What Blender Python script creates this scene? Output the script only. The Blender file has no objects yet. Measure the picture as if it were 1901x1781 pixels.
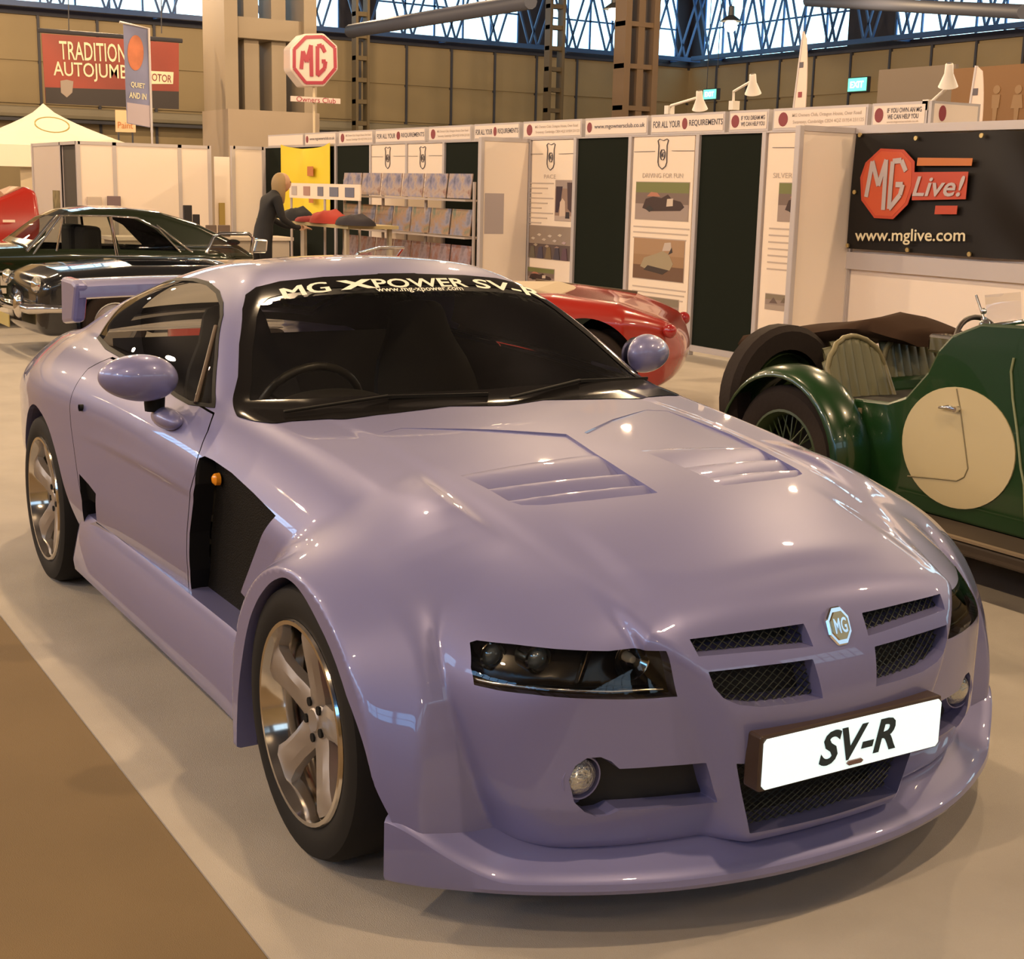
import bpy, bmesh, math, random
import numpy as np
from mathutils import Vector, Matrix

random.seed(7)
rng = np.random.default_rng(7)
scene = bpy.context.scene
COL = scene.collection

# ------------------------------------------------------------------ camera
IMG_W, IMG_H = 1901, 1781
CAM_POS = np.array([2.88622, -2.12649, 1.56446])
CAM_YAW, CAM_PITCH, CAM_ROLL, CAM_F = 2.594937, 0.2054783, 0.0239827, 2597.509

def cam_axes():
    cy, sy = math.cos(CAM_YAW), math.sin(CAM_YAW)
    cp, sp_ = math.cos(CAM_PITCH), math.sin(CAM_PITCH)
    d = np.array([cy * cp, sy * cp, -sp_]); r = np.array([sy, -cy, 0.0]); u = np.cross(r, d)
    cr, sr = math.cos(CAM_ROLL), math.sin(CAM_ROLL)
    return cr * r + sr * u, cr * u - sr * r, d
CAM_R, CAM_U, CAM_D = cam_axes()
cam = bpy.data.cameras.new('camera')
cam.sensor_fit = 'HORIZONTAL'; cam.sensor_width = 36.0
cam.lens = CAM_F / IMG_W * 36.0
cam.clip_start = 0.05; cam.clip_end = 300
cam_ob = bpy.data.objects.new('camera', cam); COL.objects.link(cam_ob)
cam_ob.matrix_world = Matrix(((CAM_R[0], CAM_U[0], -CAM_D[0], CAM_POS[0]), (CAM_R[1], CAM_U[1], -CAM_D[1], CAM_POS[1]),
                              (CAM_R[2], CAM_U[2], -CAM_D[2], CAM_POS[2]), (0, 0, 0, 1)))
scene.camera = cam_ob

# ------------------------------------------------------------------ world, exposure, lamps
scene.view_settings.view_transform = 'Standard'
scene.view_settings.look = 'None'
scene.view_settings.gamma = 1.0
scene.view_settings.exposure = EXPOSURE = 0.35
scene.view_settings.use_curve_mapping = False
world = bpy.data.worlds.new('world'); scene.world = world; world.use_nodes = True
_bg = world.node_tree.nodes['Background']
_bg.inputs[0].default_value = (0.55, 0.72, 1.0, 1); _bg.inputs[1].default_value = 1.0   # daylight outside the hall

LAMP_Z = 6.6
LAMP_COL = (1.0, 0.70, 0.41)
LAMP_W = 520.0
LAMP_SPOTS = [(-32.45, 26.9), (-32.45, 22.5)] + [(x, y) for x in (-31.0, -24.4, -17.8, -11.2, -4.6, 2.0) for y in (13.7, 7.1, .5, -6.1, -12.0)] + [(-22.0, 20.5), (-12.0, 20.5), (-4.0, 20.5)]
WARM_FILL = [(8.6, .5), (8.6, -6.1), (8.6, 7.1)]                      # added unseen fill lights, warming the floor ahead of the coupe
for _x, _y in LAMP_SPOTS + WARM_FILL:
    _l = bpy.data.lights.new('bay_or_fill_light', 'POINT'); _l.energy = LAMP_W * (.4 if _x > 4 else 1); _l.color = LAMP_COL; _l.shadow_soft_size = 0.10
    _o = bpy.data.objects.new('bay_or_fill_light', _l); _o.location = (_x, _y, LAMP_Z); COL.objects.link(_o)
# ------------------------------------------------------------------ pixel helpers
def ray(px, py):
    return CAM_D + CAM_R * (px - IMG_W / 2) / CAM_F - CAM_U * (py - IMG_H / 2) / CAM_F
def on_plane(px, py, n, c):
    """point where the ray of a photo pixel meets the plane n.p = c"""
    d = ray(px, py); n = np.asarray(n, float)
    return CAM_POS + d * (c - n @ CAM_POS) / (n @ d)
def on_x(px, py, v): return on_plane(px, py, (1, 0, 0), v)
def on_y(px, py, v): return on_plane(px, py, (0, 1, 0), v)
def on_z(px, py, v): return on_plane(px, py, (0, 0, 1), v)

# ------------------------------------------------------------------ materials
MATS = {}
def mat(name, col=(0.8, 0.8, 0.8), rough=0.5, metal=0.0, coat=0.0, coat_rough=0.03, emit=None, emit_s=1.0, alpha=None,
        trans=0.0, noise=None, bump=None, spec=None, ior=None, sheen=0.0):
    """principled material; noise=(scale, amount) varies the colour, bump=(scale, strength) gives fine relief"""
    if name in MATS: return MATS[name]
    m = bpy.data.materials.new(name); m.use_nodes = True
    nt = m.node_tree; b = nt.nodes['Principled BSDF']
    b.inputs['Base Color'].default_value = (*col, 1); b.inputs['Roughness'].default_value = rough
    b.inputs['Metallic'].default_value = metal
    b.inputs['Coat Weight'].default_value = coat; b.inputs['Coat Roughness'].default_value = coat_rough
    if spec is not None: b.inputs['Specular IOR Level'].default_value = spec
    if ior is not None: b.inputs['IOR'].default_value = ior
    if trans: b.inputs['Transmission Weight'].default_value = trans
    if sheen: b.inputs['Sheen Weight'].default_value = sheen
    if alpha is not None: b.inputs['Alpha'].default_value = alpha
    if emit is not None:
        b.inputs['Emission Color'].default_value = (*emit, 1); b.inputs['Emission Strength'].default_value = emit_s
    if noise or bump:
        tc = nt.nodes.new('ShaderNodeTexCoord')
    if noise:
        n = nt.nodes.new('ShaderNodeTexNoise'); n.inputs['Scale'].default_value = noise[0]; n.inputs['Detail'].default_value = 6
        nt.links.new(tc.outputs['Object'], n.inputs['Vector'])
        r = nt.nodes.new('ShaderNodeValToRGB')
        a = noise[1]
        r.color_ramp.elements[0].position = 0.3; r.color_ramp.elements[1].position = 0.7
        r.color_ramp.elements[0].color = (*[c * (1 - a) for c in col], 1)
        r.color_ramp.elements[1].color = (*[min(1, c * (1 + a)) for c in col], 1)
        nt.links.new(n.outputs['Fac'], r.inputs['Fac']); nt.links.new(r.outputs['Color'], b.inputs['Base Color'])
    if bump:
        n2 = nt.nodes.new('ShaderNodeTexNoise'); n2.inputs['Scale'].default_value = bump[0]; n2.inputs['Detail'].default_value = 4
        nt.links.new(tc.outputs['Object'], n2.inputs['Vector'])
        bp = nt.nodes.new('ShaderNodeBump'); bp.inputs['Strength'].default_value = bump[1]; bp.inputs['Distance'].default_value = 0.01
        nt.links.new(n2.outputs['Fac'], bp.inputs['Height']); nt.links.new(bp.outputs['Normal'], b.inputs['Normal'])
    MATS[name] = m
    return m

def glass(name, tint, ior=1.5, rough=0.0):
    """thin clear sheet: transparent with a fresnel reflection"""
    if name in MATS: return MATS[name]
    m = bpy.data.materials.new(name); m.use_nodes = True; nt = m.node_tree; nt.nodes.clear()
    o = nt.nodes.new('ShaderNodeOutputMaterial'); mx = nt.nodes.new('ShaderNodeMixShader'); t = nt.nodes.new('ShaderNodeBsdfTransparent')
    g = nt.nodes.new('ShaderNodeBsdfGlossy'); fr = nt.nodes.new('ShaderNodeFresnel')
    t.inputs[0].default_value = (*tint, 1); g.inputs['Roughness'].default_value = rough; fr.inputs[0].default_value = ior
    nt.links.new(fr.outputs[0], mx.inputs[0]); nt.links.new(t.outputs[0], mx.inputs[1]); nt.links.new(g.outputs[0], mx.inputs[2])
    nt.links.new(mx.outputs[0], o.inputs[0]); MATS[name] = m
    return m

# ------------------------------------------------------------------ object helpers
def tag(o, label=None, cat=None, group=None, kind=None):
    if label: o['label'] = label
    if cat: o['category'] = cat
    if group: o['group'] = group
    if kind: o['kind'] = kind
    return o
def thing(name, label, cat, loc=(0, 0, 0), rz=0.0, group=None, kind=None):
    o = bpy.data.objects.new(name, None); COL.objects.link(o)
    o.location = loc; o.rotation_euler = (0, 0, rz); o.empty_display_size = 0.2
    return tag(o, label, cat, group, kind)
def link(name, me, m, parent=None, loc=None, rot=None, scale=None):
    o = bpy.data.objects.new(name, me); COL.objects.link(o)
    if m is not None and not me.materials: me.materials.append(m)
    if parent is not None: o.parent = parent
    if loc is not None: o.location = loc
    if rot is not None: o.rotation_euler = rot
    if scale is not None: o.scale = scale
    return o
def copy_tree(o, parent=None):
    c = o.copy(); COL.objects.link(c); c.parent = parent
    for ch in [k for k in COL.objects if k.parent is o]: copy_tree(ch, c)
    return c

class MB:
    """collects simple shapes into one mesh"""
    def __init__(s): s.v = []; s.f = []
    def add(s, v, f):
        n = len(s.v); s.v += [tuple(map(float, p)) for p in v]; s.f += [tuple(i + n for i in q) for q in f]; return s
    def box(s, lo, hi, M=None):
        (a, b, c), (d, e, g) = lo, hi
        v = [(a, b, c), (d, b, c), (d, e, c), (a, e, c), (a, b, g), (d, b, g), (d, e, g), (a, e, g)]
        if M is not None: v = [tuple(M @ Vector(p)) for p in v]
        return s.add(v, [(0, 3, 2, 1), (4, 5, 6, 7), (0, 1, 5, 4), (1, 2, 6, 5), (2, 3, 7, 6), (3, 0, 4, 7)])
    def quad(s, a, b, c, d): return s.add([a, b, c, d], [(0, 1, 2, 3)])
    def bar(s, p, q, w, h=None, up=(0, 0, 1)):
        """rectangular bar from p to q"""
        h = w if h is None else h
        p = Vector(p); q = Vector(q); d = (q - p).normalized(); u = Vector(up)
        if abs(d.dot(u)) > 0.98: u = Vector((1, 0, 0))
        x = d.cross(u).normalized() * w / 2; y = x.cross(d).normalized() * h / 2
        v = [p - x - y, p + x - y, p + x + y, p - x + y, q - x - y, q + x - y, q + x + y, q - x + y]
        return s.add(v, [(0, 3, 2, 1), (4, 5, 6, 7), (0, 1, 5, 4), (1, 2, 6, 5), (2, 3, 7, 6), (3, 0, 4, 7)])
    def tube(s, pts, r, n=10, cap=True, closed=False):
        pts = [Vector(p) for p in pts]; m = len(pts); rs = r if isinstance(r, (list, tuple)) else [r] * m
        ring = []; prev = None
        for i, p in enumerate(pts):
            if closed: d = pts[(i + 1) % m] - pts[i - 1]
            else: d = pts[min(i + 1, m - 1)] - pts[max(i - 1, 0)]
            d.normalize()
            if prev is None:
                u = Vector((0, 0, 1)) if abs(d.z) < 0.9 else Vector((1, 0, 0))
                x = d.cross(u).normalized()
            else:
                x = (prev - d * prev.dot(d)).normalized()
            prev = x; y = d.cross(x)
            ring.append([p + (x * math.cos(2 * math.pi * k / n) + y * math.sin(2 * math.pi * k / n)) * rs[i] for k in range(n)])
        v = [q for rg in ring for q in rg]; f = []
        for i in range(m if closed else m - 1):
            j = (i + 1) % m
            for k in range(n): f.append((i * n + k, i * n + (k + 1) % n, j * n + (k + 1) % n, j * n + k))
        if cap and not closed:
            f.append(tuple(range(n))[::-1]); f.append(tuple((m - 1) * n + k for k in range(n)))
        return s.add(v, f)
    def lathe(s, prof, n=32, axis='z', center=(0, 0, 0), closed=False, a0=0.0, a1=2 * math.pi):
        """profile of (radius, height) turned about an axis"""
        full = abs(a1 - a0 - 2 * math.pi) < 1e-6
        m = len(prof); v = []; N = n if full else n + 1
        for k in range(N):
            t = a0 + (a1 - a0) * k / n; c, si = math.cos(t), math.sin(t)
            for r, h in prof:
                p = {'z': (r * c, r * si, h), 'y': (r * c, h, r * si), 'x': (h, r * c, r * si)}[axis]
                v.append(tuple(p[i] + center[i] for i in range(3)))
        f = []
        for k in range(n):
            k2 = (k + 1) % N
            for i in range(m if closed else m - 1):
                j = (i + 1) % m
                q = (k * m + i, k2 * m + i, k2 * m + j, k * m + j)
                f.append(q if axis != 'y' else q[::-1])
        return s.add(v, f)
    def prism(s, poly, axis, lo, hi):
        """2-D polygon extruded along an axis; poly in the two other axes' order"""
        n = len(poly)
        def P(p, h): return {'x': (h, p[0], p[1]), 'y': (p[0], h, p[1]), 'z': (p[0], p[1], h)}[axis]
        v = [P(p, lo) for p in poly] + [P(p, hi) for p in poly]
        f = [tuple(range(n))[::-1], tuple(range(n, 2 * n))] + [(i, (i + 1) % n, n + (i + 1) % n, n + i) for i in range(n)]
        return s.add(v, f)
    def grid(s, P, closed_u=False, closed_v=False):
        """P[i][j] of points -> quads"""
        nu, nv = len(P), len(P[0]); v = [p for r in P for p in r]; f = []
        for i in range(nu if closed_u else nu - 1):
            for j in range(nv if closed_v else nv - 1):
                i2, j2 = (i + 1) % nu, (j + 1) % nv
                f.append((i * nv + j, i2 * nv + j, i2 * nv + j2, i * nv + j2))
        return s.add(v, f)
    def mesh(s, name, smooth=None, recalc=True):
        me = bpy.data.meshes.new(name); me.from_pydata(s.v, [], s.f)
        bm = bmesh.new(); bm.from_mesh(me)
        bmesh.ops.remove_doubles(bm, verts=bm.verts, dist=1e-6)
        if recalc: bmesh.ops.recalc_face_normals(bm, faces=bm.faces)
        if smooth is not None:
            for f in bm.faces: f.smooth = True
            for e in bm.edges:
                if len(e.link_faces) == 2 and e.calc_face_angle(0) > smooth: e.smooth = False
        bm.to_mesh(me); bm.free(); me.update()
        return me
    def build(s, name, m, parent=None, smooth=None, loc=None, rot=None, bevel=None, recalc=True):
        o = link(name, s.mesh(name, smooth, recalc), m, parent, loc, rot)
        if bevel:
            b = o.modifiers.new('bevel', 'BEVEL'); b.width = bevel; b.segments = 2; b.limit_method = 'ANGLE'
        return o

def text_mesh(body, size=1.0, extrude=0.0, bold=0.0, align='CENTER', shear=0.0, space=1.0, width=None, height=None):
    """letters as a mesh in the XY plane (built-in font)"""
    cu = bpy.data.curves.new('txt', 'FONT'); cu.body = body; cu.size = size; cu.extrude = extrude; cu.offset = bold
    cu.align_x = align; cu.align_y = 'CENTER'; cu.shear = shear; cu.space_character = space; cu.resolution_u = 3
    o = bpy.data.objects.new('txt', cu); COL.objects.link(o)
    dg = bpy.context.evaluated_depsgraph_get(); dg.update()
    me = bpy.data.meshes.new_from_object(o.evaluated_get(dg))
    bpy.data.objects.remove(o); bpy.data.curves.remove(cu)
    me.materials.clear()
    if len(me.vertices):
        co = np.empty(len(me.vertices) * 3); me.vertices.foreach_get('co', co); co = co.reshape(-1, 3)
        lo, hi = co.min(0), co.max(0)
        cx = (lo[0] + hi[0]) / 2 if align == 'CENTER' else lo[0]
        co[:, 0] -= cx; co[:, 1] -= (lo[1] + hi[1]) / 2
        if width: co[:, 0] *= width / (hi[0] - lo[0])
        if height: co[:, 1] *= height / (hi[1] - lo[1])
        me.vertices.foreach_set('co', co.ravel()); me.update()
    return me
def frame_matrix(origin, xdir, ydir):
    """matrix that puts local XY onto xdir / ydir at origin"""
    x = Vector(xdir).normalized(); y = Vector(ydir); y = (y - x * y.dot(x)).normalized(); z = x.cross(y)
    return Matrix(((x.x, y.x, z.x, origin[0]), (x.y, y.y, z.y, origin[1]), (x.z, y.z, z.z, origin[2]), (0, 0, 0, 1)))
def put_mesh(name, me, m, M, parent=None):
    """mesh moved by matrix M in parent space"""
    me.transform(M); me.update()
    return link(name, me, m, parent)

# ------------------------------------------------------------------ implicit-surface toolkit (numpy)
def spline(xs, ys):
    """smooth curve through points, evaluated from a dense table"""
    xs = np.asarray(xs, float); ys = np.asarray(ys, float)
    if xs[0] > xs[-1]: xs, ys = xs[::-1], ys[::-1]
    d = np.diff(ys) / np.diff(xs); m = np.empty_like(ys)
    m[0], m[-1] = d[0], d[-1]
    h = np.diff(xs); m[1:-1] = (d[:-1] * h[1:] + d[1:] * h[:-1]) / (h[1:] + h[:-1])
    t = np.linspace(xs[0], xs[-1], 3000); i = np.clip(np.searchsorted(xs, t) - 1, 0, len(xs) - 2)
    u = (t - xs[i]) / h[i]
    v = (2*u**3 - 3*u**2 + 1) * ys[i] + (u**3 - 2*u**2 + u) * h[i] * m[i] + (-2*u**3 + 3*u**2) * ys[i+1] + (u**3 - u**2) * h[i] * m[i+1]
    return lambda x: np.interp(x, t, v)
def smax(a, b, k): return np.maximum(a, b) + np.maximum(k - np.abs(a - b), 0) ** 2 / (4 * k)
def smin(a, b, k): return np.minimum(a, b) - np.maximum(k - np.abs(a - b), 0) ** 2 / (4 * k)
def sstep(x, a, b):
    t = np.clip((x - a) / (b - a), 0, 1); return t * t * (3 - 2 * t)
def chaikin(P, n=2):
    P = np.asarray(P, float)
    for _ in range(n):
        Q = np.roll(P, -1, 0); P = np.stack([0.78 * P + 0.22 * Q, 0.22 * P + 0.78 * Q], 1).reshape(-1, 2)
    return P
def sd_poly(P, u, v):
    """signed distance to a closed polygon, negative inside"""
    P = np.asarray(P, float); u = np.asarray(u, float); v = np.asarray(v, float)
    d = np.full(u.shape, 1e9); ins = np.zeros(u.shape, bool)
    for i in range(len(P)):
        ax, ay = P[i]; bx, by = P[(i + 1) % len(P)]
        ex, ey = bx - ax, by - ay; L = ex * ex + ey * ey + 1e-18
        t = np.clip(((u - ax) * ex + (v - ay) * ey) / L, 0, 1)
        d = np.minimum(d, (u - ax - t * ex) ** 2 + (v - ay - t * ey) ** 2)
        c = ((ay > v) != (by > v))
        with np.errstate(divide='ignore', invalid='ignore'):
            ins ^= c & (u < (bx - ax) * (v - ay) / (by - ay + (1e-18 if by == ay else 0)) + ax)
    d = np.sqrt(d); return np.where(ins, -d, d)

def grad(f, P, e=1.5e-3):
    g = np.empty_like(P)
    for i in range(3):
        A = P.copy(); A[:, i] += e; B = P.copy(); B[:, i] -= e
        g[:, i] = (f(A[:, 0], A[:, 1], A[:, 2]) - f(B[:, 0], B[:, 1], B[:, 2])) / (2 * e)
    return g
def implicit_mesh(f, lo, hi, h):
    """surface nets of f=0 followed by projection onto the surface; returns dict V,N,F (triangles)"""
    lo = np.array(lo, float); n = np.ceil((np.array(hi) - lo) / h).astype(int) + 1
    ax = [lo[i] + h * np.arange(n[i]) for i in range(3)]
    S = np.empty(n, np.float32)
    for i0 in range(0, n[0], 24):
        i1 = min(n[0], i0 + 24)
        X, Y, Z = np.meshgrid(ax[0][i0:i1], ax[1], ax[2], indexing='ij')
        S[i0:i1] = f(X, Y, Z)
    I = S < 0
    c = [I[a:n[0]-1+a, b:n[1]-1+b, d:n[2]-1+d] for a in (0, 1) for b in (0, 1) for d in (0, 1)]
    cnt = sum(x.astype(np.int8) for x in c)
    act = (cnt > 0) & (cnt < 8); idx = np.full(act.shape, -1, np.int64); cells = np.argwhere(act); idx[act] = np.arange(len(cells))
    corner = np.array([(a, b, d) for a in (0, 1) for b in (0, 1) for d in (0, 1)])
    sv = np.stack([S[cells[:, 0] + k[0], cells[:, 1] + k[1], cells[:, 2] + k[2]] for k in corner], 1).astype(float)
    acc = np.zeros((len(cells), 3)); cn = np.zeros(len(cells))
    for i in range(8):
        for j in range(i + 1, 8):
            if np.abs(corner[i] - corner[j]).sum() != 1: continue
            a, b = sv[:, i], sv[:, j]; x = (a < 0) != (b < 0)
            t = np.where(x, a / np.where(x, a - b, 1), 0)
            acc += np.where(x[:, None], corner[i] + t[:, None] * (corner[j] - corner[i]), 0); cn += x
    V = lo + h * (cells + acc / cn[:, None])
    quads = []
    for d in range(3):
        o = [(d + 1) % 3, (d + 2) % 3]
        sl0 = [slice(None)] * 3; sl1 = [slice(None)] * 3
        sl0[d] = slice(0, n[d] - 1); sl1[d] = slice(1, n[d])
        A, B = I[tuple(sl0)], I[tuple(sl1)]
        E = np.argwhere(A != B); E = E[(E[:, o[0]] > 0) & (E[:, o[1]] > 0) & (E[:, o[0]] < n[o[0]] - 1) & (E[:, o[1]] < n[o[1]] - 1)]
        s = A[tuple(E.T)]
        def cell(da, db):
            k = E.copy(); k[:, o[0]] -= da; k[:, o[1]] -= db; return idx[tuple(k.T)]
        q = np.stack([cell(1, 1), cell(0, 1), cell(0, 0), cell(1, 0)], 1)
        q[~s] = q[~s][:, ::-1]; quads.append(q)
    Q = np.concatenate(quads); Q = Q[(Q >= 0).all(1)]
    for _ in range(5):
        g = grad(f, V); v = f(V[:, 0], V[:, 1], V[:, 2])
        st = -v[:, None] * g / np.maximum((g * g).sum(1), 0.05)[:, None]
        L = np.linalg.norm(st, axis=1); st *= np.minimum(1, 0.5 * h / np.maximum(L, 1e-12))[:, None]; V = V + st
    N = grad(f, V, 2.5e-3); N /= np.maximum(np.linalg.norm(N, axis=1), 1e-9)[:, None]
    d1 = np.linalg.norm(V[Q[:, 0]] - V[Q[:, 2]], axis=1); d2 = np.linalg.norm(V[Q[:, 1]] - V[Q[:, 3]], axis=1)
    F = np.where((d1 < d2)[:, None, None], np.stack([Q[:, [0, 1, 2]], Q[:, [0, 2, 3]]], 1), np.stack([Q[:, [0, 1, 3]], Q[:, [1, 2, 3]]], 1)).reshape(-1, 3)
    # keep winding outward
    fn = np.cross(V[F[:, 1]] - V[F[:, 0]], V[F[:, 2]] - V[F[:, 0]]); w = (fn * N[F[:, 0]]).sum(1) < 0
    F[w] = F[w][:, ::-1]
    return dict(V=V, N=N, F=F)
def compact(m):
    u, inv = np.unique(m['F'], return_inverse=True)
    r = dict(V=m['V'][u], N=m['N'][u], F=inv.reshape(-1, 3))
    if 'cutv' in m: r['cutv'] = m['cutv'][u]
    return r
def refine(m, s, w):
    """1->4 split of the triangles within w of s=0"""
    F, V, N = m['F'], m['V'], m['N']
    sm = s[F]; near = (np.abs(sm).min(1) < w) | (sm.min(1) * sm.max(1) < 0)
    if not near.any(): return m
    T = F[near]; E = np.sort(np.concatenate([T[:, [0, 1]], T[:, [1, 2]], T[:, [2, 0]]]), 1)
    u, inv = np.unique(E, axis=0, return_inverse=True); inv = inv.ravel(); k = len(T); base = len(V)
    mv = (V[u[:, 0]] + V[u[:, 1]]) / 2; mn = N[u[:, 0]] + N[u[:, 1]]; mn /= np.maximum(np.linalg.norm(mn, axis=1), 1e-9)[:, None]
    ab, bc, ca = base + inv[:k], base + inv[k:2*k], base + inv[2*k:]
    a, b, c = T.T
    nf = np.concatenate([np.stack(x, 1) for x in ((a, ab, ca), (ab, b, bc), (ca, bc, c), (ab, bc, ca))])
    return dict(V=np.concatenate([V, mv]), N=np.concatenate([N, mn]), F=np.concatenate([F[~near], nf]))
def cut(m, fs, ref=0, w=0.012):
    """split a mesh by the sign of fs(x,y,z) -> (outside, inside); 'cutv' marks the new rim vertices"""
    for _ in range(ref):
        V = m['V']; m = refine(m, fs(V[:, 0], V[:, 1], V[:, 2]), w); w *= 0.5
    V, N, F = m['V'], m['N'], m['F']; s = fs(V[:, 0], V[:, 1], V[:, 2]).astype(float)
    s = np.where(np.abs(s) < 1e-7, 1e-7, s)
    sf = s[F]; pos = (sf > 0).sum(1)
    out, ins, X = F[pos == 3], F[pos == 0], F[(pos == 1) | (pos == 2)]
    nV, nN, emap, cutn = [], [], {}, len(V)
    no, ni = [], []
    def mid(a, b):
        k = (a, b) if a < b else (b, a)
        if k not in emap:
            a, b = k; t = s[a] / (s[a] - s[b]); emap[k] = len(V) + len(nV)
            nV.append(V[a] + t * (V[b] - V[a])); q = N[a] + t * (N[b] - N[a]); nN.append(q / max(np.linalg.norm(q), 1e-9))
        return emap[k]
    for t in X.tolist():
        one = 1 if sum(s[i] > 0 for i in t) == 1 else 0
        i = next(i for i in range(3) if (s[t[i]] > 0) == bool(one))
        a, b, c = t[i], t[(i + 1) % 3], t[(i + 2) % 3]; ab, ac = mid(a, b), mid(a, c)
        (no if one else ni).append((a, ab, ac)); (ni if one else no).extend([(ab, b, c), (ab, c, ac)])
    V2 = np.concatenate([V, np.array(nV).reshape(-1, 3)]); N2 = np.concatenate([N, np.array(nN).reshape(-1, 3)])
    cv = np.zeros(len(V2), bool); cv[cutn:] = True
    mk = lambda A, B: compact(dict(V=V2, N=N2, F=np.concatenate([A, np.array(B, int).reshape(-1, 3)]), cutv=cv))
    return mk(out, no), mk(ins, ni)
def rim_edges(m):
    F = m['F']; E = np.concatenate([F[:, [0, 1]], F[:, [1, 2]], F[:, [2, 0]]])
    E = E[m['cutv'][E].all(1)]
    key = {}
    for a, b in E.tolist():
        if (b, a) in key: del key[(b, a)]
        else: key[(a, b)] = 1
    return np.array(list(key)).reshape(-1, 2)
def walls(m, off, flip=False):
    """ring of wall faces hanging from the cut rim; off = vector or function(V)->offsets"""
    E = rim_edges(m)
    if not len(E): return dict(V=np.zeros((0, 3)), N=np.zeros((0, 3)), F=np.zeros((0, 3), int))
    u, inv = np.unique(E, return_inverse=True); E = inv.reshape(-1, 2); A = m['V'][u]
    B = A + (off(A) if callable(off) else np.asarray(off, float)); n = len(A)
    F = np.concatenate([np.stack([E[:, 1], E[:, 0], E[:, 0] + n], 1), np.stack([E[:, 1], E[:, 0] + n, E[:, 1] + n], 1)])
    V = np.concatenate([A, B]); fn = np.cross(V[F[:, 1]] - V[F[:, 0]], V[F[:, 2]] - V[F[:, 0]])
    N = np.zeros_like(V)
    for k in range(3): np.add.at(N, F[:, k], fn)
    N /= np.maximum(np.linalg.norm(N, axis=1), 1e-12)[:, None]
    return dict(V=V, N=N, F=F)
def join(*ms):
    V, N, F, k = [], [], [], 0
    for m in ms:
        V.append(m['V']); N.append(m['N']); F.append(m['F'] + k); k += len(m['V'])
    return dict(V=np.concatenate(V), N=np.concatenate(N), F=np.concatenate(F))
def renormal(m):
    V, F = m['V'], m['F']; fn = np.cross(V[F[:, 1]] - V[F[:, 0]], V[F[:, 2]] - V[F[:, 0]]); N = np.zeros_like(V)
    for k in range(3): np.add.at(N, F[:, k], fn)
    return dict(V=V, N=N / np.maximum(np.linalg.norm(N, axis=1), 1e-12)[:, None], F=F)
def mirror(m):
    s = np.array([1, -1, 1.0]); return dict(V=m['V'] * s, N=m['N'] * s, F=m['F'][:, ::-1])
def both(m):
    r = join(m, mirror(m)); V, N, F = r['V'], r['N'], r['F']; k = np.abs(V[:, 1]) < 2e-6        # weld the seam
    if k.any():
        i = np.flatnonzero(k); _, first, inv = np.unique(np.round(V[i], 6) + 0.0, axis=0, return_index=True, return_inverse=True)
        mp = np.arange(len(V)); mp[i] = i[first][inv.ravel()]; r['F'] = mp[F]; N[i, 1] = 0; N[i] /= np.maximum(np.linalg.norm(N[i], axis=1), 1e-9)[:, None]
    return r
def np_mesh(name, m, smooth_normals=True):
    me = bpy.data.meshes.new(name); V, F = m['V'], m['F']
    a = np.linalg.norm(np.cross(V[F[:, 1]] - V[F[:, 0]], V[F[:, 2]] - V[F[:, 0]]), axis=1); F = F[a > 1e-11]
    u, inv = np.unique(F, return_inverse=True); F = inv.reshape(-1, 3); V = V[u]; N = m['N'][u]
    me.vertices.add(len(V)); me.vertices.foreach_set('co', V.ravel())
    me.loops.add(F.size); me.loops.foreach_set('vertex_index', F.ravel().astype(np.int32))
    me.polygons.add(len(F)); me.polygons.foreach_set('loop_start', np.arange(0, F.size, 3, dtype=np.int32))
    me.polygons.foreach_set('loop_total', np.full(len(F), 3, np.int32))
    me.update(calc_edges=True)
    if smooth_normals:
        me.polygons.foreach_set('use_smooth', np.ones(len(F), bool)); me.normals_split_custom_set_from_vertices(N)
    return me
def np_obj(name, m, material, parent=None): return link(name, np_mesh(name, m), material, parent)
def raycast(f, pixels, t0=1.5, t1=8.0, step=0.006):
    """first hit of each photo pixel's ray on the implicit surface f"""
    D = np.array([ray(*p) for p in pixels]); n = len(D); prev = np.full(n, 1e9); hit = np.full(n, np.nan); bestv = np.full(n, 1e9); bestt = np.full(n, t0)
    for k in range(int((t1 - t0) / step)):
        tt = t0 + k * step; P = CAM_POS + D * tt; v = f(P[:, 0], P[:, 1], P[:, 2])
        new = (v < 0) & np.isnan(hit); nb = v < bestv; bestv[nb] = v[nb]; bestt[nb] = tt
        hit[new] = tt - step * (-v[new]) / np.maximum(prev[new] - v[new], 1e-9); prev = v
        if not np.isnan(hit).any(): break
    miss = np.isnan(hit); hit[miss] = bestt[miss]          # a ray that just misses takes its closest approach
    return CAM_POS + D * hit[:, None]
# ------------------------------------------------------------------ exhibition hall
HX0, HX1, HY0, HY1, HZ = -37.5, 15.0, -15.0, 29.3, 8.6
WIN0, WIN1 = 6.0, 8.1
CARPET = mat('pale_carpet', (.40, .36, .31), rough=.95, noise=(3.0, .08), bump=(400, .35))
GANG = mat('brown_gangway_carpet', (.17, .115, .055), rough=.95, noise=(1.2, .10), bump=(350, .3))
CLAD = mat('cream_cladding', (.25, .19, .10), rough=.7, noise=(.6, .06))
STEEL = mat('dark_steel', (.035, .035, .045), rough=.6)
CREAMST = mat('cream_steel', (.27, .215, .15), rough=.55)
PIPE = mat('duct_grey', (.22, .19, .13), rough=.6)
def struct(name, g, m, parent=None, **k):
    o = g.build(name, m, parent, **k)
    if parent is None: o['kind'] = 'structure'
    return o
struct('floor', MB().box((HX0, -1.172, -.12), (HX1, HY1, 0)), CARPET)
struct('floor_gangway', MB().box((HX0, HY0, -.12), (HX1, -1.172, -.006)), GANG)
ROOFM = mat('roof_dark', (.020, .020, .030), rough=.8)
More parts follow.
